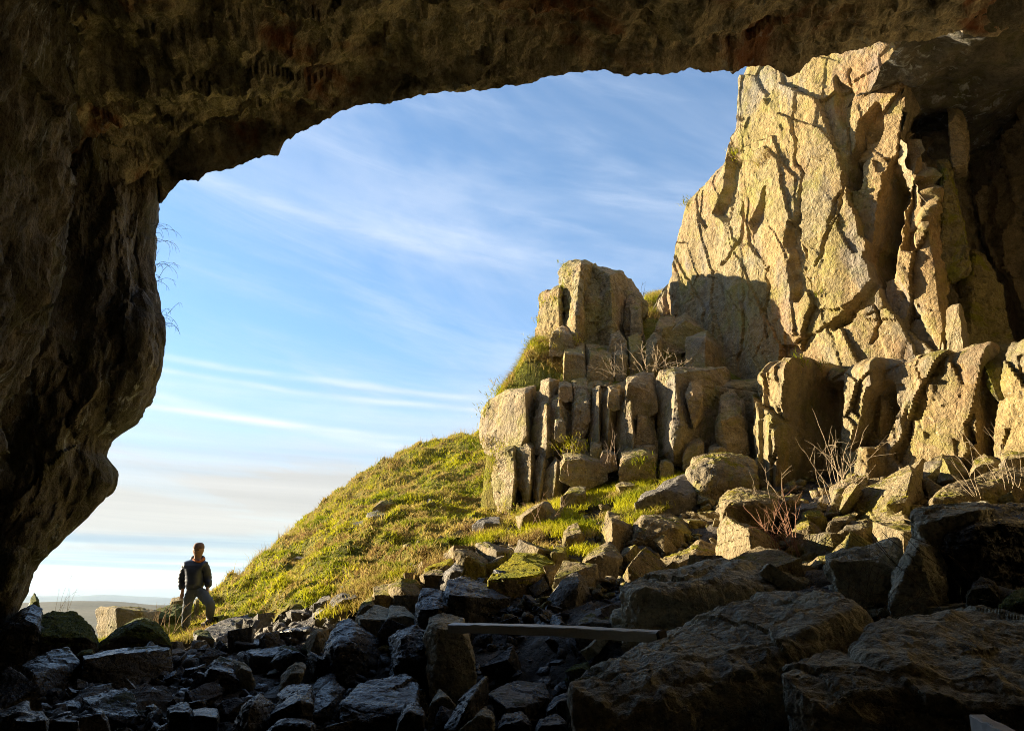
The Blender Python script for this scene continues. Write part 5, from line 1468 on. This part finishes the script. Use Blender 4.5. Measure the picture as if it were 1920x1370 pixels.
def grass_patch(name, label, sample, n, zf, h, seed, straw=0.0, lime=0.0, nb=9, spread=0.07, thresh=-0.1, parent=None, w=0.008, lean=(0.05, -0.15), freq=0.9, droop=0.0):
    r_ = np.random.RandomState(seed)
    c = np.array([sample(r_) for _ in range(n)])
    m = fbm(np.stack([c[:, 0], c[:, 1], c[:, 0] * 0 + seed], 1) * freq, 3)
    c = c[m > thresh]
    k = np.repeat(np.arange(len(c)), nb)
    p = np.zeros((len(k), 3))
    p[:, 0] = c[k, 0] + r_.normal(size=len(k)) * spread; p[:, 1] = c[k, 1] + r_.normal(size=len(k)) * spread
    p[:, 2] = zf(p[:, 0], p[:, 1]) + 0.01
    cols = grass_cols(np.stack([c[k, 0], c[k, 1], p[:, 2]], 1), seed, straw, lime)
    o = blades(name, p, h * (0.5 + 0.9 * r_.rand(len(k))), w * (0.7 + 0.7 * r_.rand(len(k))), cols, seed, lean=lean, bend=0.8, parent=parent, droop=droop)
    if parent is None: tag(o, label, None, None, 'stuff')
    else: o['kind'] = 'stuff'
    return o


def ground_sample(poly_px, y0, y1):
    """uniform points of the ground inside an outline of the photograph, between two distances"""
    poly = poly_px
    xs = [a[0] for a in poly]

    def f(r_):
        for _ in range(400):
            Y_ = r_.uniform(y0, y1)
            x = (r_.uniform(min(xs), max(xs)) - 960) / FPX * Y_
            z = float(zg(np.array([x]), np.array([Y_]))[0])
            a, b_ = proj(np.array([[x, Y_, z]]))
            if inpoly(a, b_, poly)[0]: return (x, Y_)
        return (x, Y_)
    return f


def fast_patch(poly, y0, y1, n, seed):
    r_ = np.random.RandomState(seed)
    xs = [a[0] for a in poly]
    Y_ = r_.uniform(y0, y1, n * 6)
    x = (r_.uniform(min(xs), max(xs), n * 6) - 960) / FPX * Y_
    z = zg(x, Y_)
    a, b_ = proj(np.stack([x, Y_, z], 1))
    m = inpoly(a, b_, poly)
    pts = np.stack([x[m], Y_[m]], 1)[:n]
    it = iter(range(10 ** 9))
    return (lambda rr: tuple(pts[next(it) % len(pts)])), len(pts)


f, n = fast_patch([(960, 985), (1030, 905), (1120, 872), (1290, 880), (1300, 930), (1190, 985), (1060, 1010)], 14.0, 19.0, 2600, 31)
grass_patch('grass', 'bright green grass on the bank under the cliff columns', f, n, zg, 0.14, 31, lime=0.35, straw=-0.25, thresh=-0.22, w=0.009)
f, n = fast_patch([(830, 1010), (960, 965), (1060, 1000), (1150, 960), (1200, 985), (1080, 1060), (900, 1040)], 12.0, 17.0, 1500, 32)
grass_patch('grass', 'thin grass growing between the sunlit scree stones', f, n, zg, 0.12, 32, lime=0.1, straw=0.12, thresh=0.02, freq=1.4)
f, n = fast_patch([(600, 1160), (640, 1110), (760, 1065), (840, 1010), (860, 1050), (760, 1110), (660, 1150)], 12.0, 15.5, 700, 33)
grass_patch('grass', 'grass straggling down among the fringe rocks below the hillside', f, n, zg, 0.13, 33, straw=0.1, thresh=0.0, freq=1.4)
f, n = fast_patch([(60, 1200), (160, 1150), (420, 1130), (440, 1190), (330, 1210), (200, 1215)], 14.5, 18.5, 1300, 34)
grass_patch('grass', 'rough grass round the boots of the standing person', f, n, zg, 0.14, 34, straw=0.1, thresh=-0.15)

r_ = np.random.RandomState(40)
X_ = r_.uniform(-0.8, 2.2, 9000); Y_ = r_.uniform(18.2, 22.5, 9000)
Z_ = terrace_z(X_, Y_)
a_, b_ = proj(np.stack([X_, Y_, Z_], 1))
m_ = inpoly(a_, b_, [(900, 780), (930, 730), (985, 660), (1003, 620), (1060, 625), (1062, 705), (1000, 716), (940, 750)])
pts_ = np.stack([X_[m_], Y_[m_]], 1)[:1700]
it_ = iter(range(10 ** 9))
grass_patch('grass', None, lambda rr: tuple(pts_[next(it_) % len(pts_)]), len(pts_), terrace_z, 0.26, 41, straw=0.05, thresh=-9, parent=cliff, droop=0.4)
m_ = inpoly(a_ * 0 + 1, b_, [(0, 0), (1, 0), (1, 0)])
X_ = r_.uniform(0.6, 7.0, 12000); Y_ = r_.uniform(17.4, 24.0, 12000)
Z_ = terrace_z(X_, Y_)
a_, b_ = proj(np.stack([X_, Y_, Z_], 1))
m_ = inpoly(a_, b_, [(1195, 590), (1205, 550), (1290, 540), (1300, 580), (1240, 600)]) | inpoly(a_, b_, [(1010, 715), (1060, 690), (1200, 670), (1300, 680), (1330, 700), (1230, 712)])
pts2_ = np.stack([X_[m_], Y_[m_]], 1)[:1000]
it2_ = iter(range(10 ** 9))
grass_patch('grass', None, lambda rr: tuple(pts2_[next(it2_) % len(pts2_)]), len(pts2_), terrace_z, 0.28, 42, straw=0.12, thresh=-9, parent=cliff, droop=0.3)


bpy.context.view_layer.update()
_dg = bpy.context.evaluated_depsgraph_get()


def seat(px_, py_, Y_):
    """the spot of the built rock in the direction of (px_, py_), if it lies near the distance asked for"""
    d = Vector(P(px_, py_, 1.0) - EYE).normalized()
    hit, loc, nor, idx, ob, mat = S.ray_cast(_dg, Vector(EYE) + d * 1.0, d)
    if hit and abs(loc.y - Y_) < 3.0: return np.array(loc), True
    return P(px_, py_, Y_), False


def tufts(spots, seed, h=0.22, n=70, rad=0.12, straw=0.0, lime=0.0, droop=0.6, parent=None):
    r_ = np.random.RandomState(seed)
    ps = []
    for px_, py_, Y_, k_ in spots:
        c, okk = seat(px_, py_, Y_)
        if not okk: continue
        m = int(n * k_)
        ps.append(c + np.stack([r_.normal(size=m) * rad * k_, r_.normal(size=m) * rad * 0.6, r_.normal(size=m) * rad * k_ * 0.8], 1))
    p = np.concatenate(ps)
    o = blades('grass', p, h * (0.4 + 0.8 * r_.rand(len(p))), np.full(len(p), 0.009), grass_cols(p, seed, straw, lime), seed, lean=(-0.35, -0.5), bend=0.9, parent=parent, droop=droop)
    o['kind'] = 'stuff'
    return o


tufts([(1284, 360, 20.0, 1.4), (1300, 340, 19.5, 1.5), (1270, 392, 20.3, 1.0), (1318, 318, 19.2, 1.2), (1262, 410, 20.6, .7), (1440, 295, 17.6, .8), (1425, 310, 17.8, .6), (1380, 290, 18.4, .7), (1536, 550, 16.6, .5), (1250, 460, 20.9, .6), (1225, 545, 21.5, .9), (1290, 385, 20, .9)], 51, lime=-0.1, parent=cliff)
tufts([(910, 770, 19.8, 1.3), (930, 740, 19.3, 1.5), (948, 728, 19.2, 1.3), (1500, 680, 15.6, 1.0), (1540, 690, 15.5, .9), (940, 845, 18.9, 1.4), (930, 870, 18.9, 1.2), (905, 860, 19.4, 1.6), (900, 880, 19.6, 1.6), (912, 830, 19.4, 1.3), (920, 900, 19.2, 1.4), (1046, 832, 18.2, 1.2), (1070, 836, 18.2, 1.3), (1090, 842, 18.3, 1.2), (1200, 868, 17.3, 1.0), (1215, 880, 17.2, 1.0), (945, 960, 18.7, 1.0), (965, 965, 18.5, .9)], 52, lime=0.05, droop=0.9, parent=cliff)
tufts([(1060, 500, 20.3, .8), (1066, 515, 20.2, .7), (1058, 540, 20.2, .7), (1040, 560, 20.2, .6), (1020, 570, 20.3, .6), (1012, 600, 20.1, .6), (1230, 585, 20, .9), (1255, 590, 19.8, .6), (1035, 632, 19.6, 1.4), (1080, 640, 19.3, 1.0), (1005, 640, 19.8, 1.4)], 53, h=0.14, lime=0.1, parent=cliff)


# ------------------------------------------------------------------ dry stems
def stem_mesh(name, curves, cols):
    vs, fs, cs = [], [], []
    base = 0
    for (p, r), c in zip(curves, cols):
        p = np.asarray(p); m = len(p)
        t = np.gradient(p, axis=0); t /= np.linalg.norm(t, axis=1)[:, None] + 1e-9
        u = np.cross(t, np.array([0.31, 0.87, 0.38])); u /= np.linalg.norm(u, axis=1)[:, None] + 1e-9
        w = np.cross(t, u)
        rad = np.linspace(r, r * 0.35, m)[:, None]
        ring = [p + rad * (u * math.cos(a) + w * math.sin(a)) for a in (0, 2.09, 4.19)]
        vs.append(np.stack(ring, 1).reshape(-1, 3)); cs.append(np.tile(c, (m * 3, 1)))
        for i in range(m - 1):
            for j in range(3):
                a, b2 = base + i * 3 + j, base + i * 3 + (j + 1) % 3
                fs.append((a, b2, b2 + 3, a + 3))
        base += m * 3
    return mesh_np(name, np.concatenate(vs), np.array(fs), None, np.concatenate(cs))


def stems(label, spots, n, length, r, col, seed, lean=(0, 0, 1), branch=2, wob=0.25, name='bramble', cat='bramble', group=None, arch=0.3):
    rr = np.random.RandomState(seed)
    curves, cols = [], []
    for px_, py_, Y_ in spots:
        b0 = P(px_, py_, Y_)
        for i in range(n):
            d = np.array(lean, float) + rr.normal(size=3) * wob
            d /= np.linalg.norm(d)
            L = length * rr.uniform(0.55, 1.15)
            st = b0 + rr.normal(size=3) * np.array([0.10, 0.08, 0.02])
            pts, p, dd = [st], st.copy(), d.copy()
            m = 9
            for q in range(m):
                dd = dd + rr.normal(size=3) * 0.10 + np.array([0, 0, -arch * 0.16 * q / m])
                dd /= np.linalg.norm(dd)
                p = p + dd * L / m
                pts.append(p.copy())
            curves.append((pts, r)); cols.append(np.array(col) * rr.uniform(0.7, 1.25))
            for bnum in range(branch):
                j = rr.randint(3, m)
                d2 = (pts[j] - pts[j - 1]); d2 = d2 / np.linalg.norm(d2) + rr.normal(size=3) * 0.55
                d2 /= np.linalg.norm(d2)
                s2 = [pts[j]]
                for q in range(4):
                    d2 = d2 + rr.normal(size=3) * 0.12 + np.array([0, 0, -arch * 0.08])
                    d2 /= np.linalg.norm(d2)
                    s2.append(s2[-1] + d2 * L * rr.uniform(0.05, 0.10))
                curves.append((s2, r * 0.6)); cols.append(np.array(col) * rr.uniform(0.7, 1.25))
    base = P(*spots[0])
    me = stem_mesh(name, [([q - base for q in c[0]], c[1]) for c in curves], cols)
    o = link(name, me, M['twig'], None, tuple(base))
    tag(o, label, cat, group)
    return o


PALE = (0.42, 0.33, 0.22); RED = (0.26, 0.13, 0.08); DUN = (0.20, 0.16, 0.10); INK = (0.06, 0.05, 0.04)
stems('tall bare bramble stems rising before the white streaked hollow in the ledge', [(1575, 935, 12.9), (1600, 920, 13.0), (1560, 950, 12.7)], 6, 1.15, 0.0065, PALE, 71, lean=(-0.05, 0, 1), branch=3)
stems('pale bramble stems leaning left over the shaded base of the ledge', [(1470, 960, 12.4), (1450, 965, 12.4)], 6, 0.75, 0.006, PALE, 72, lean=(-0.55, 0, 0.8), branch=3)
stems('reddish bramble stems between the brilliant yellow faced boulder and the jagged stone', [(1490, 1045, 10.9), (1478, 1030, 11.0)], 8, 0.85, 0.006, (0.36, 0.20, 0.13), 73, lean=(-0.35, 0, 0.9), branch=3)
stems('bramble arching over the ochre rock at the cliff foot', [(1580, 925, 12.7), (1600, 935, 12.5), (1570, 950, 12.5)], 6, 0.45, 0.007, PALE, 74, lean=(0.0, -0.6, 0.5), branch=2, arch=1.5)
stems('dark trailing bramble hanging in the shade beside the jumbled rock', [(1560, 1010, 9.4), (1600, 1040, 8.4)], 5, 1.1, 0.004, DUN, 75, lean=(0.5, -0.3, -0.55), branch=3, arch=0.5)
stems('tangle of thin dead stems before the upright ribbed rock', [(1640, 1190, 7.3), (1610, 1180, 7.3), (1665, 1195, 7.2)], 9, 0.75, 0.0035, DUN, 76, lean=(-0.15, 0, 0.9), branch=4, wob=0.5)
stems('dry stalks standing against the great dark boulder behind the rail', [(1330, 1180, 7.9), (1350, 1170, 7.9)], 7, 0.55, 0.0035, (0.30, 0.26, 0.18), 77, lean=(-0.30, 0, 0.95), branch=2, wob=0.16)
stems('thin dry stalks on the ledge in front of the pillar', [(1165, 700, 17.9), (1150, 704, 17.9)], 6, 0.75, 0.008, (0.30, 0.24, 0.17), 78, lean=(-0.25, 0, 0.8), branch=3, wob=0.4)
stems('pale twiggy bush on the ledge left of the lit squared block', [(1215, 694, 17.7), (1240, 692, 17.7), (1262, 690, 17.7)], 8, 0.75, 0.009, PALE, 79, lean=(0.1, 0, 0.9), branch=4, wob=0.45)
stems('few dead stems beside the dark three cornered rock', [(1010, 985, 15.0), (1030, 975, 15.2)], 4, 0.6, 0.006, (0.30, 0.2, 0.14), 80, lean=(0.1, 0, 0.9), branch=2, wob=0.35)
stems('bare stems rising from the shaded foot of the column cliff', [(1075, 890, 17.3), (1140, 880, 17.2)], 5, 0.9, 0.008, (0.28, 0.21, 0.15), 81, lean=(-0.25, 0, 0.9), branch=2)
stems('bare twigs poking up beside the leaning boulder on the ledge', [(1200, 565, 21.2)], 5, 0.55, 0.007, DUN, 82, lean=(0, 0, 1), branch=3)
stems('thin stalks hanging over the long low slab at the right edge', [(1880, 905, 10.4), (1900, 915, 10.3), (1846, 930, 10.2)], 5, 0.8, 0.004, PALE, 83, lean=(-0.25, -0.1, 0.8), branch=1)
stems('leafless bramble crossing the face of the upright ribbed rock', [(1650, 1000, 7.6)], 5, 1.2, 0.004, DUN, 84, lean=(0.4, -0.1, -0.7), branch=2)
stems('dead plant stems standing in front of the pale stone block', [(300, 1180, 15.2), (320, 1185, 15.2), (286, 1182, 15.2)], 6, 0.50, 0.006, (0.40, 0.30, 0.18), 85, lean=(0.1, 0, 1), branch=1, wob=0.2)
stems('wispy stalks against the valley left of the pale stone block', [(105, 1150, 14.0), (122, 1150, 14.0)], 4, 0.62, 0.0028, (0.20, 0.17, 0.11), 86, lean=(0.1, 0, 1), branch=1, wob=0.25)
stems('thin trailing twig in front of the long black block', [(262, 1300, 9.4)], 3, 0.7, 0.0035, DUN, 87, lean=(0.45, 0, 0.8), branch=4, wob=0.2)
for i_, (a, b_, h_) in enumerate(((294, 428, 0.62), (298, 500, 0.5), (313, 590, 0.52))):
    stems(('upper wisp of grass hanging out from the edge of the left wall', 'middle wisp of grass curling out from the edge of the left wall', 'lowest wisp of grass on the edge of the left wall')[i_],
          [(a - 11, b_, 13.4), (a - 11, b_ + 22, 13.4)], 5, h_, 0.0045, INK, 90 + i_, lean=(0.8, 0, 0.55), branch=2, wob=0.30, name='hanging_grass', cat='grass', arch=3.4)

# ------------------------------------------------------------------ rail across the floor and the pale timber at the corner
M['rail'] = plain_mat('weathered_timber', (0.72, 0.69, 0.60), 0.45, 0.25, 5.0, 0.25, stretch=(1.0, 8, 12))
M['railend'] = plain_mat('sawn_timber_end', (0.10, 0.085, 0.065), 0.8, 0.3, 30.0, 0.3)
M['paletimber'] = plain_mat('pale_timber', (0.58, 0.57, 0.54), 0.7, 0.30, 7.0, 0.3, stretch=(1.0, 1.0, 3.0))


def beam(name, a, b_, w, h, mat, parent=None, origin=None, ch=0.006, sub=24, roll=0.0):
    a = np.asarray(a, float); b_ = np.asarray(b_, float)
    d = b_ - a; L = np.linalg.norm(d); d /= L
    sx = np.cross(d, (0, 0, 1)); sx /= np.linalg.norm(sx)
    sz = np.cross(sx, d)
    sx, sz = sx * math.cos(roll) + sz * math.sin(roll), sz * math.cos(roll) - sx * math.sin(roll)
    sec = [(-w + ch, -h), (w - ch, -h), (w, -h + ch), (w, h - ch), (w - ch, h), (-w + ch, h), (-w, h - ch), (-w, -h + ch)]
    o_ = a if origin is None else origin
    vs, fs = [], []
    rr = np.random.RandomState(3)
    for i in range(sub + 1):
        c = a + d * L * i / sub
        for x, z in sec:
            vs.append(c + sx * (x + rr.normal() * 0.0022) + sz * (z + rr.normal() * 0.0018 + 0.012 * math.sin(i * 0.13 * 24 / sub)) - o_)
    for i in range(sub):
        for j in range(8):
            fs.append((i * 8 + j, i * 8 + (j + 1) % 8, i * 8 + 8 + (j + 1) % 8, i * 8 + 8 + j))
    me = bpy.data.meshes.new(name)
    me.from_pydata([tuple(v) for v in vs], [], fs + [tuple(range(8))[::-1], tuple(sub * 8 + j for j in range(8))])
    bm = bmesh.new(); bm.from_mesh(me); bmesh.ops.recalc_face_normals(bm, faces=bm.faces); bm.to_mesh(me); bm.free()
    o = link(name, me, M[mat], parent, None if parent is not None else tuple(o_))
    return o


ra, rb = P(846, 1176, 8.15), P(1238, 1193, 6.30)
ROLL = -0.20
rail = link('barrier_rail', None, None, None, tuple(ra))
tag(rail, 'straight grey timber rail lying across the rocks from dark boulder to brown boulder', 'rail')
beam('beam', ra, rb, 0.045, 0.040, 'rail', rail, ra, roll=ROLL)
dr = (rb - ra) / np.linalg.norm(rb - ra)
beam('end_cap', rb + dr * 0.001, rb + dr * 0.03, 0.046, 0.041, 'railend', rail, ra, sub=2, roll=ROLL)
pa, pb = P(1835, 1362, 3.3), P(2150, 1560, 2.1)
post = beam('timber_post', pa, pb, 0.028, 0.045, 'paletimber', ch=0.004)
tag(post, 'pale grey end of a timber poking up in the bottom right corner', 'timber')

# ------------------------------------------------------------------ the person
M['skin'] = plain_mat('skin', (0.42, 0.25, 0.17), 0.55, 0.1, 30)
M['jacket'] = plain_mat('navy_down_jacket', (0.030, 0.040, 0.075), 0.42, 0.25, 60, 0.2, spec=0.5)
M['jeans'] = plain_mat('blue_grey_trousers', (0.105, 0.125, 0.150), 0.8, 0.3, 70, 0.3)
M['beanie'] = plain_mat('dull_brown_wool', (0.22, 0.145, 0.12), 0.9, 0.3, 140, 0.6)
M['orange'] = plain_mat('orange_lining', (0.60, 0.18, 0.045), 0.8, 0.15, 60)
M['boot'] = plain_mat('brown_leather', (0.09, 0.065, 0.05), 0.6, 0.3, 60)
M['eye'] = plain_mat('dark_eye', (0.02, 0.015, 0.012), 0.3, 0.1, 30, 0)
M['hair'] = plain_mat('dark_hair', (0.05, 0.035, 0.025), 0.7, 0.3, 90, 0.3)
YP = 16.3
feet = P(355, 1188, YP)


def J(px, py, dd=0.0): return P(px, py, YP + dd) - feet


def skin_mesh(name, chains, mat, parent, sub=2, root=0, post=None, grow=1.0):
    """chains: list of [(point, rx, ry), ...]; equal points are shared joints"""
    verts, rad, edges, key = [], [], [], {}

    def vid(p, r):
        kk = tuple(np.round(p, 4))
        if kk not in key:
            key[kk] = len(verts); verts.append(tuple(p)); rad.append(r)
        return key[kk]
    for ch in chains:
        ids = [vid(p, r) for p, r in ch]
        edges += list(zip(ids[:-1], ids[1:]))
    me = bpy.data.meshes.new(name + '_skeleton')
    me.from_pydata(verts, edges, [])
    o = bpy.data.objects.new(name, me); COL.objects.link(o)
    sk = o.modifiers.new('skin', 'SKIN'); sk.use_smooth_shade = True
    for v, r in zip(me.skin_vertices[0].data, rad): v.radius = (r[0] * grow, r[1] * grow)
    me.skin_vertices[0].data[root].use_root = True
    ss = o.modifiers.new('sub', 'SUBSURF'); ss.levels = sub; ss.render_levels = sub
    dg = bpy.context.evaluated_depsgraph_get()
    m2 = bpy.data.meshes.new_from_object(o.evaluated_get(dg))
    o.modifiers.clear()
    o.data = m2
    m2.name = name
    if post is not None:
        n = len(m2.vertices)
        co = np.empty(n * 3, np.float32); m2.vertices.foreach_get('co', co); co = co.reshape(-1, 3).astype(float)
        no = np.empty(n * 3, np.float32); m2.vertices.foreach_get('normal', no); no = no.reshape(-1, 3).astype(float)
        co = post(co, no)
        m2.vertices.foreach_set('co', co.astype(np.float32).ravel()); m2.update()
    m2.materials.clear(); m2.materials.append(M[mat])
    o.parent = parent
    return o


person = link('person', None, None, None, tuple(feet))
tag(person, 'person in a dark quilted jacket and brown beanie standing with one foot up', 'person')
pel = J(365, 1103); belly = J(365, 1090); chest = J(366, 1070); collar = J(369, 1053); neck = J(371, 1046); head0 = J(371.5, 1037); head1 = J(372, 1027)
shL, elL, wrL = J(350, 1060), J(342, 1086, 0.05), J(342, 1108, -0.05)       # picture-left arm
shR, elR, wrR = J(383, 1060), J(389, 1083, 0.08), J(389, 1104, -0.02)
hiL, knL, anL = J(356, 1108), J(350, 1147, -0.06), J(347, 1181, 0.03)
hiR, knR, anR = J(375, 1108), J(396, 1133, -0.22), J(393, 1160, -0.02)


def fing(wr, hand, spread, rs_):
    """palm and five fingers hanging from a wrist"""
    out = []
    palm = wr + np.array([0.0, -0.01, -0.075])
    out.append([(wr, (0.030, 0.024)), (palm, (0.042, 0.022))])
    for i, (dx, L) in enumerate(((-0.032, .070), (-0.011, .080), (0.011, .075), (0.031, .058))):
        a = palm + np.array([dx * 0.9, 0.0, -0.030]); b2 = a + np.array([dx * 0.15, -0.012, -L * 0.5]); c2 = b2 + np.array([0, -0.022, -L * 0.42])
        out.append([(palm, (0.042, 0.022)), (a, (0.010, 0.010)), (b2, (0.009, 0.009)), (c2, (0.007, 0.007))])
    s = hand
    a = wr + np.array([s * 0.030, -0.018, -0.045]); b2 = a + np.array([s * 0.022, -0.020, -0.030]); c2 = b2 + np.array([s * 0.004, -0.012, -0.028])
    out.append([(wr, (0.030, 0.024)), (a, (0.013, 0.013)), (b2, (0.011, 0.011)), (c2, (0.008, 0.008))])
    return out


hc = J(372, 1031)


def face(co, no):
    """draw the features of the face out of the head; it looks along -Y"""
    rel = co - hc
    for (x, z, y, r, a) in ((0.0, -0.018, -0.10, 0.018, 0.024), (0.0, -0.033, -0.11, 0.014, 0.012), (-0.033, 0.004, -0.09, 0.016, -0.010), (0.033, 0.004, -0.09, 0.016, -0.010), (0.0, -0.062, -0.09, 0.022, 0.006), (0.0, -0.090, -0.075, 0.025, 0.010),
                            (-0.083, -0.012, 0.0, 0.020, 0.018), (0.083, -0.012, 0.0, 0.020, 0.018), (0.0, 0.025, -0.09, 0.03, 0.004)):
        d = np.sqrt((rel[:, 0] - x) ** 2 + (rel[:, 2] - z) ** 2 + ((rel[:, 1] - y) * 0.5) ** 2)
        wgt = np.exp(-(d / r) ** 2)[:, None]
        dirn = no if abs(x) > 0.05 else np.array([[0, -1, 0]])
        co = co + dirn * wgt * a
    return co


body = [[(pel, (0.14, 0.11)), (belly, (0.15, 0.11)), (chest, (0.165, 0.11)), (collar, (0.10, 0.075)), (neck, (0.057, 0.057)), (head0, (0.090, 0.105)), (hc, (0.104, 0.122)), (head1, (0.098, 0.115)), (J(372, 1022.5), (0.07, 0.08))],
        [(collar, (0.10, 0.075)), (shL, (0.062, 0.062)), (elL, (0.045, 0.045)), (wrL, (0.030, 0.024))], [(collar, (0.10, 0.075)), (shR, (0.062, 0.062)), (elR, (0.045, 0.045)), (wrR, (0.030, 0.024))],
        [(pel, (0.14, 0.11)), (hiL, (0.085, 0.085)), (knL, (0.058, 0.058)), (anL, (0.040, 0.040)), (anL + np.array([0.0, -0.13, -0.055]), (0.034, 0.03))], [(pel, (0.14, 0.11)), (hiR, (0.085, 0.085)), (knR, (0.058, 0.058)), (anR, (0.040, 0.040)), (anR + np.array([0.02, -0.13, -0.05]), (0.034, 0.03))]]
body += fing(wrL, 1, 0, 1) + fing(wrR, -1, 0, 2)
skin_mesh('body', body, 'skin', person, 2, 0, face)


def quilt(co, no):
    h = co[:, 2]
    return co + no * (0.008 * np.abs(np.sin(h * math.pi / 0.075)) + 0.006 * fbm(co * 14, 2))[:, None]


hem = J(365, 1108)
skin_mesh('jacket', [[(hem, (0.235, 0.18)), (belly, (0.240, 0.185)), (chest, (0.235, 0.18)), (J(368, 1058), (0.175, 0.15)), (J(370, 1047), (0.095, 0.10))],
                     [(J(368, 1058), (0.175, 0.15)), (shL, (0.100, 0.10)), ((shL + elL) / 2 + np.array([-0.015, 0, 0]), (0.098, 0.095)), (elL, (0.088, 0.088)), (J(341, 1105, -0.03), (0.064, 0.064))],
                     [(J(368, 1058), (0.175, 0.15)), (shR, (0.100, 0.10)), ((shR + elR) / 2 + np.array([0.015, 0, 0]), (0.098, 0.095)), (elR, (0.088, 0.088)), (J(391, 1101, 0.0), (0.064, 0.064))]], 'jacket', person, 3, 0, quilt)


def crease(co, no): return co + no * (0.012 * fbm(co * np.array([9, 9, 14]), 3, 0.6))[:, None]


skin_mesh('trousers', [[(J(365, 1099), (0.155, 0.12)), (pel, (0.160, 0.125)), (hiL, (0.108, 0.105)), ((hiL + knL) / 2, (0.096, 0.096)), (knL, (0.082, 0.082)), ((knL + anL) / 2, (0.078, 0.078)), (J(347, 1180), (0.066, 0.070))],
                       [(pel, (0.160, 0.125)), (hiR, (0.108, 0.105)), ((hiR + knR) / 2, (0.100, 0.100)), (knR, (0.086, 0.086)), ((knR + anR) / 2, (0.080, 0.080)), (J(393, 1158), (0.068, 0.072))]], 'jeans', person, 3, 1, crease, 1.12)
for an_, dx in ((anL, 0.0), (anR, 0.03)):
    skin_mesh('boot', [[(an_ + np.array([0, 0.0, 0.05]), (0.056, 0.056)), (an_ + np.array([0, 0.02, -0.035]), (0.052, 0.058)), (an_ + np.array([dx * .5, -0.09, -0.058]), (0.048, 0.042)), (an_ + np.array([dx, -0.19, -0.066]), (0.043, 0.032))]], 'boot', person, 2, grow=1.4)
skin_mesh('beanie', [[(hc + np.array([0, 0.012, 0.004]), (0.110, 0.127)), (hc + np.array([0, 0.012, 0.045]), (0.117, 0.134)), (hc + np.array([0, 0.016, 0.092]), (0.112, 0.126)), (hc + np.array([0, 0.018, 0.130]), (0.092, 0.102)), (hc + np.array([0, 0.018, 0.155]), (0.055, 0.06))]], 'beanie', person, 3, 0,
          lambda co, no: co + no * (0.003 * np.sin(np.arctan2(co[:, 1] - hc[1], co[:, 0] - hc[0]) * 40))[:, None])
hood = skin_mesh('hood', [[(J(362, 1052, 0.08), (0.05, 0.05)), (J(359, 1046, 0.10), (0.055, 0.05)), (J(370, 1044, 0.14), (0.07, 0.05)), (J(381, 1045, 0.08), (0.05, 0.045)), (J(382, 1050, 0.0), (0.04, 0.04))]], 'jacket', person, 2)
skin_mesh('collar_lining', [[(J(362, 1047.5, -0.06), (0.020, 0.028)), (J(366, 1051.5, -0.12), (0.018, 0.028)), (J(373, 1053, -0.14), (0.018, 0.026)), (J(380, 1049.5, -0.09), (0.024, 0.03)), (J(383, 1045, -0.02), (0.026, 0.03))]], 'orange', person, 2)
for s in (-1, 1):
    bm = bmesh.new(); bmesh.ops.create_uvsphere(bm, u_segments=10, v_segments=8, radius=0.012)
    me = bpy.data.meshes.new('eye'); bm.to_mesh(me); bm.free()
    link('eye', me, M['eye'], person, tuple(hc + np.array([s * 0.036, -0.100, 0.002])))
bm = bmesh.new(); bmesh.ops.create_uvsphere(bm, u_segments=12, v_segments=6, radius=1.0)
me = bpy.data.meshes.new('mouth'); bm.to_mesh(me); bm.free()
mo = link('mouth', me, M['railend'], person, tuple(hc + np.array([0, -0.104, -0.060])))
mo.scale = (0.024, 0.008, 0.005)

haze_box()
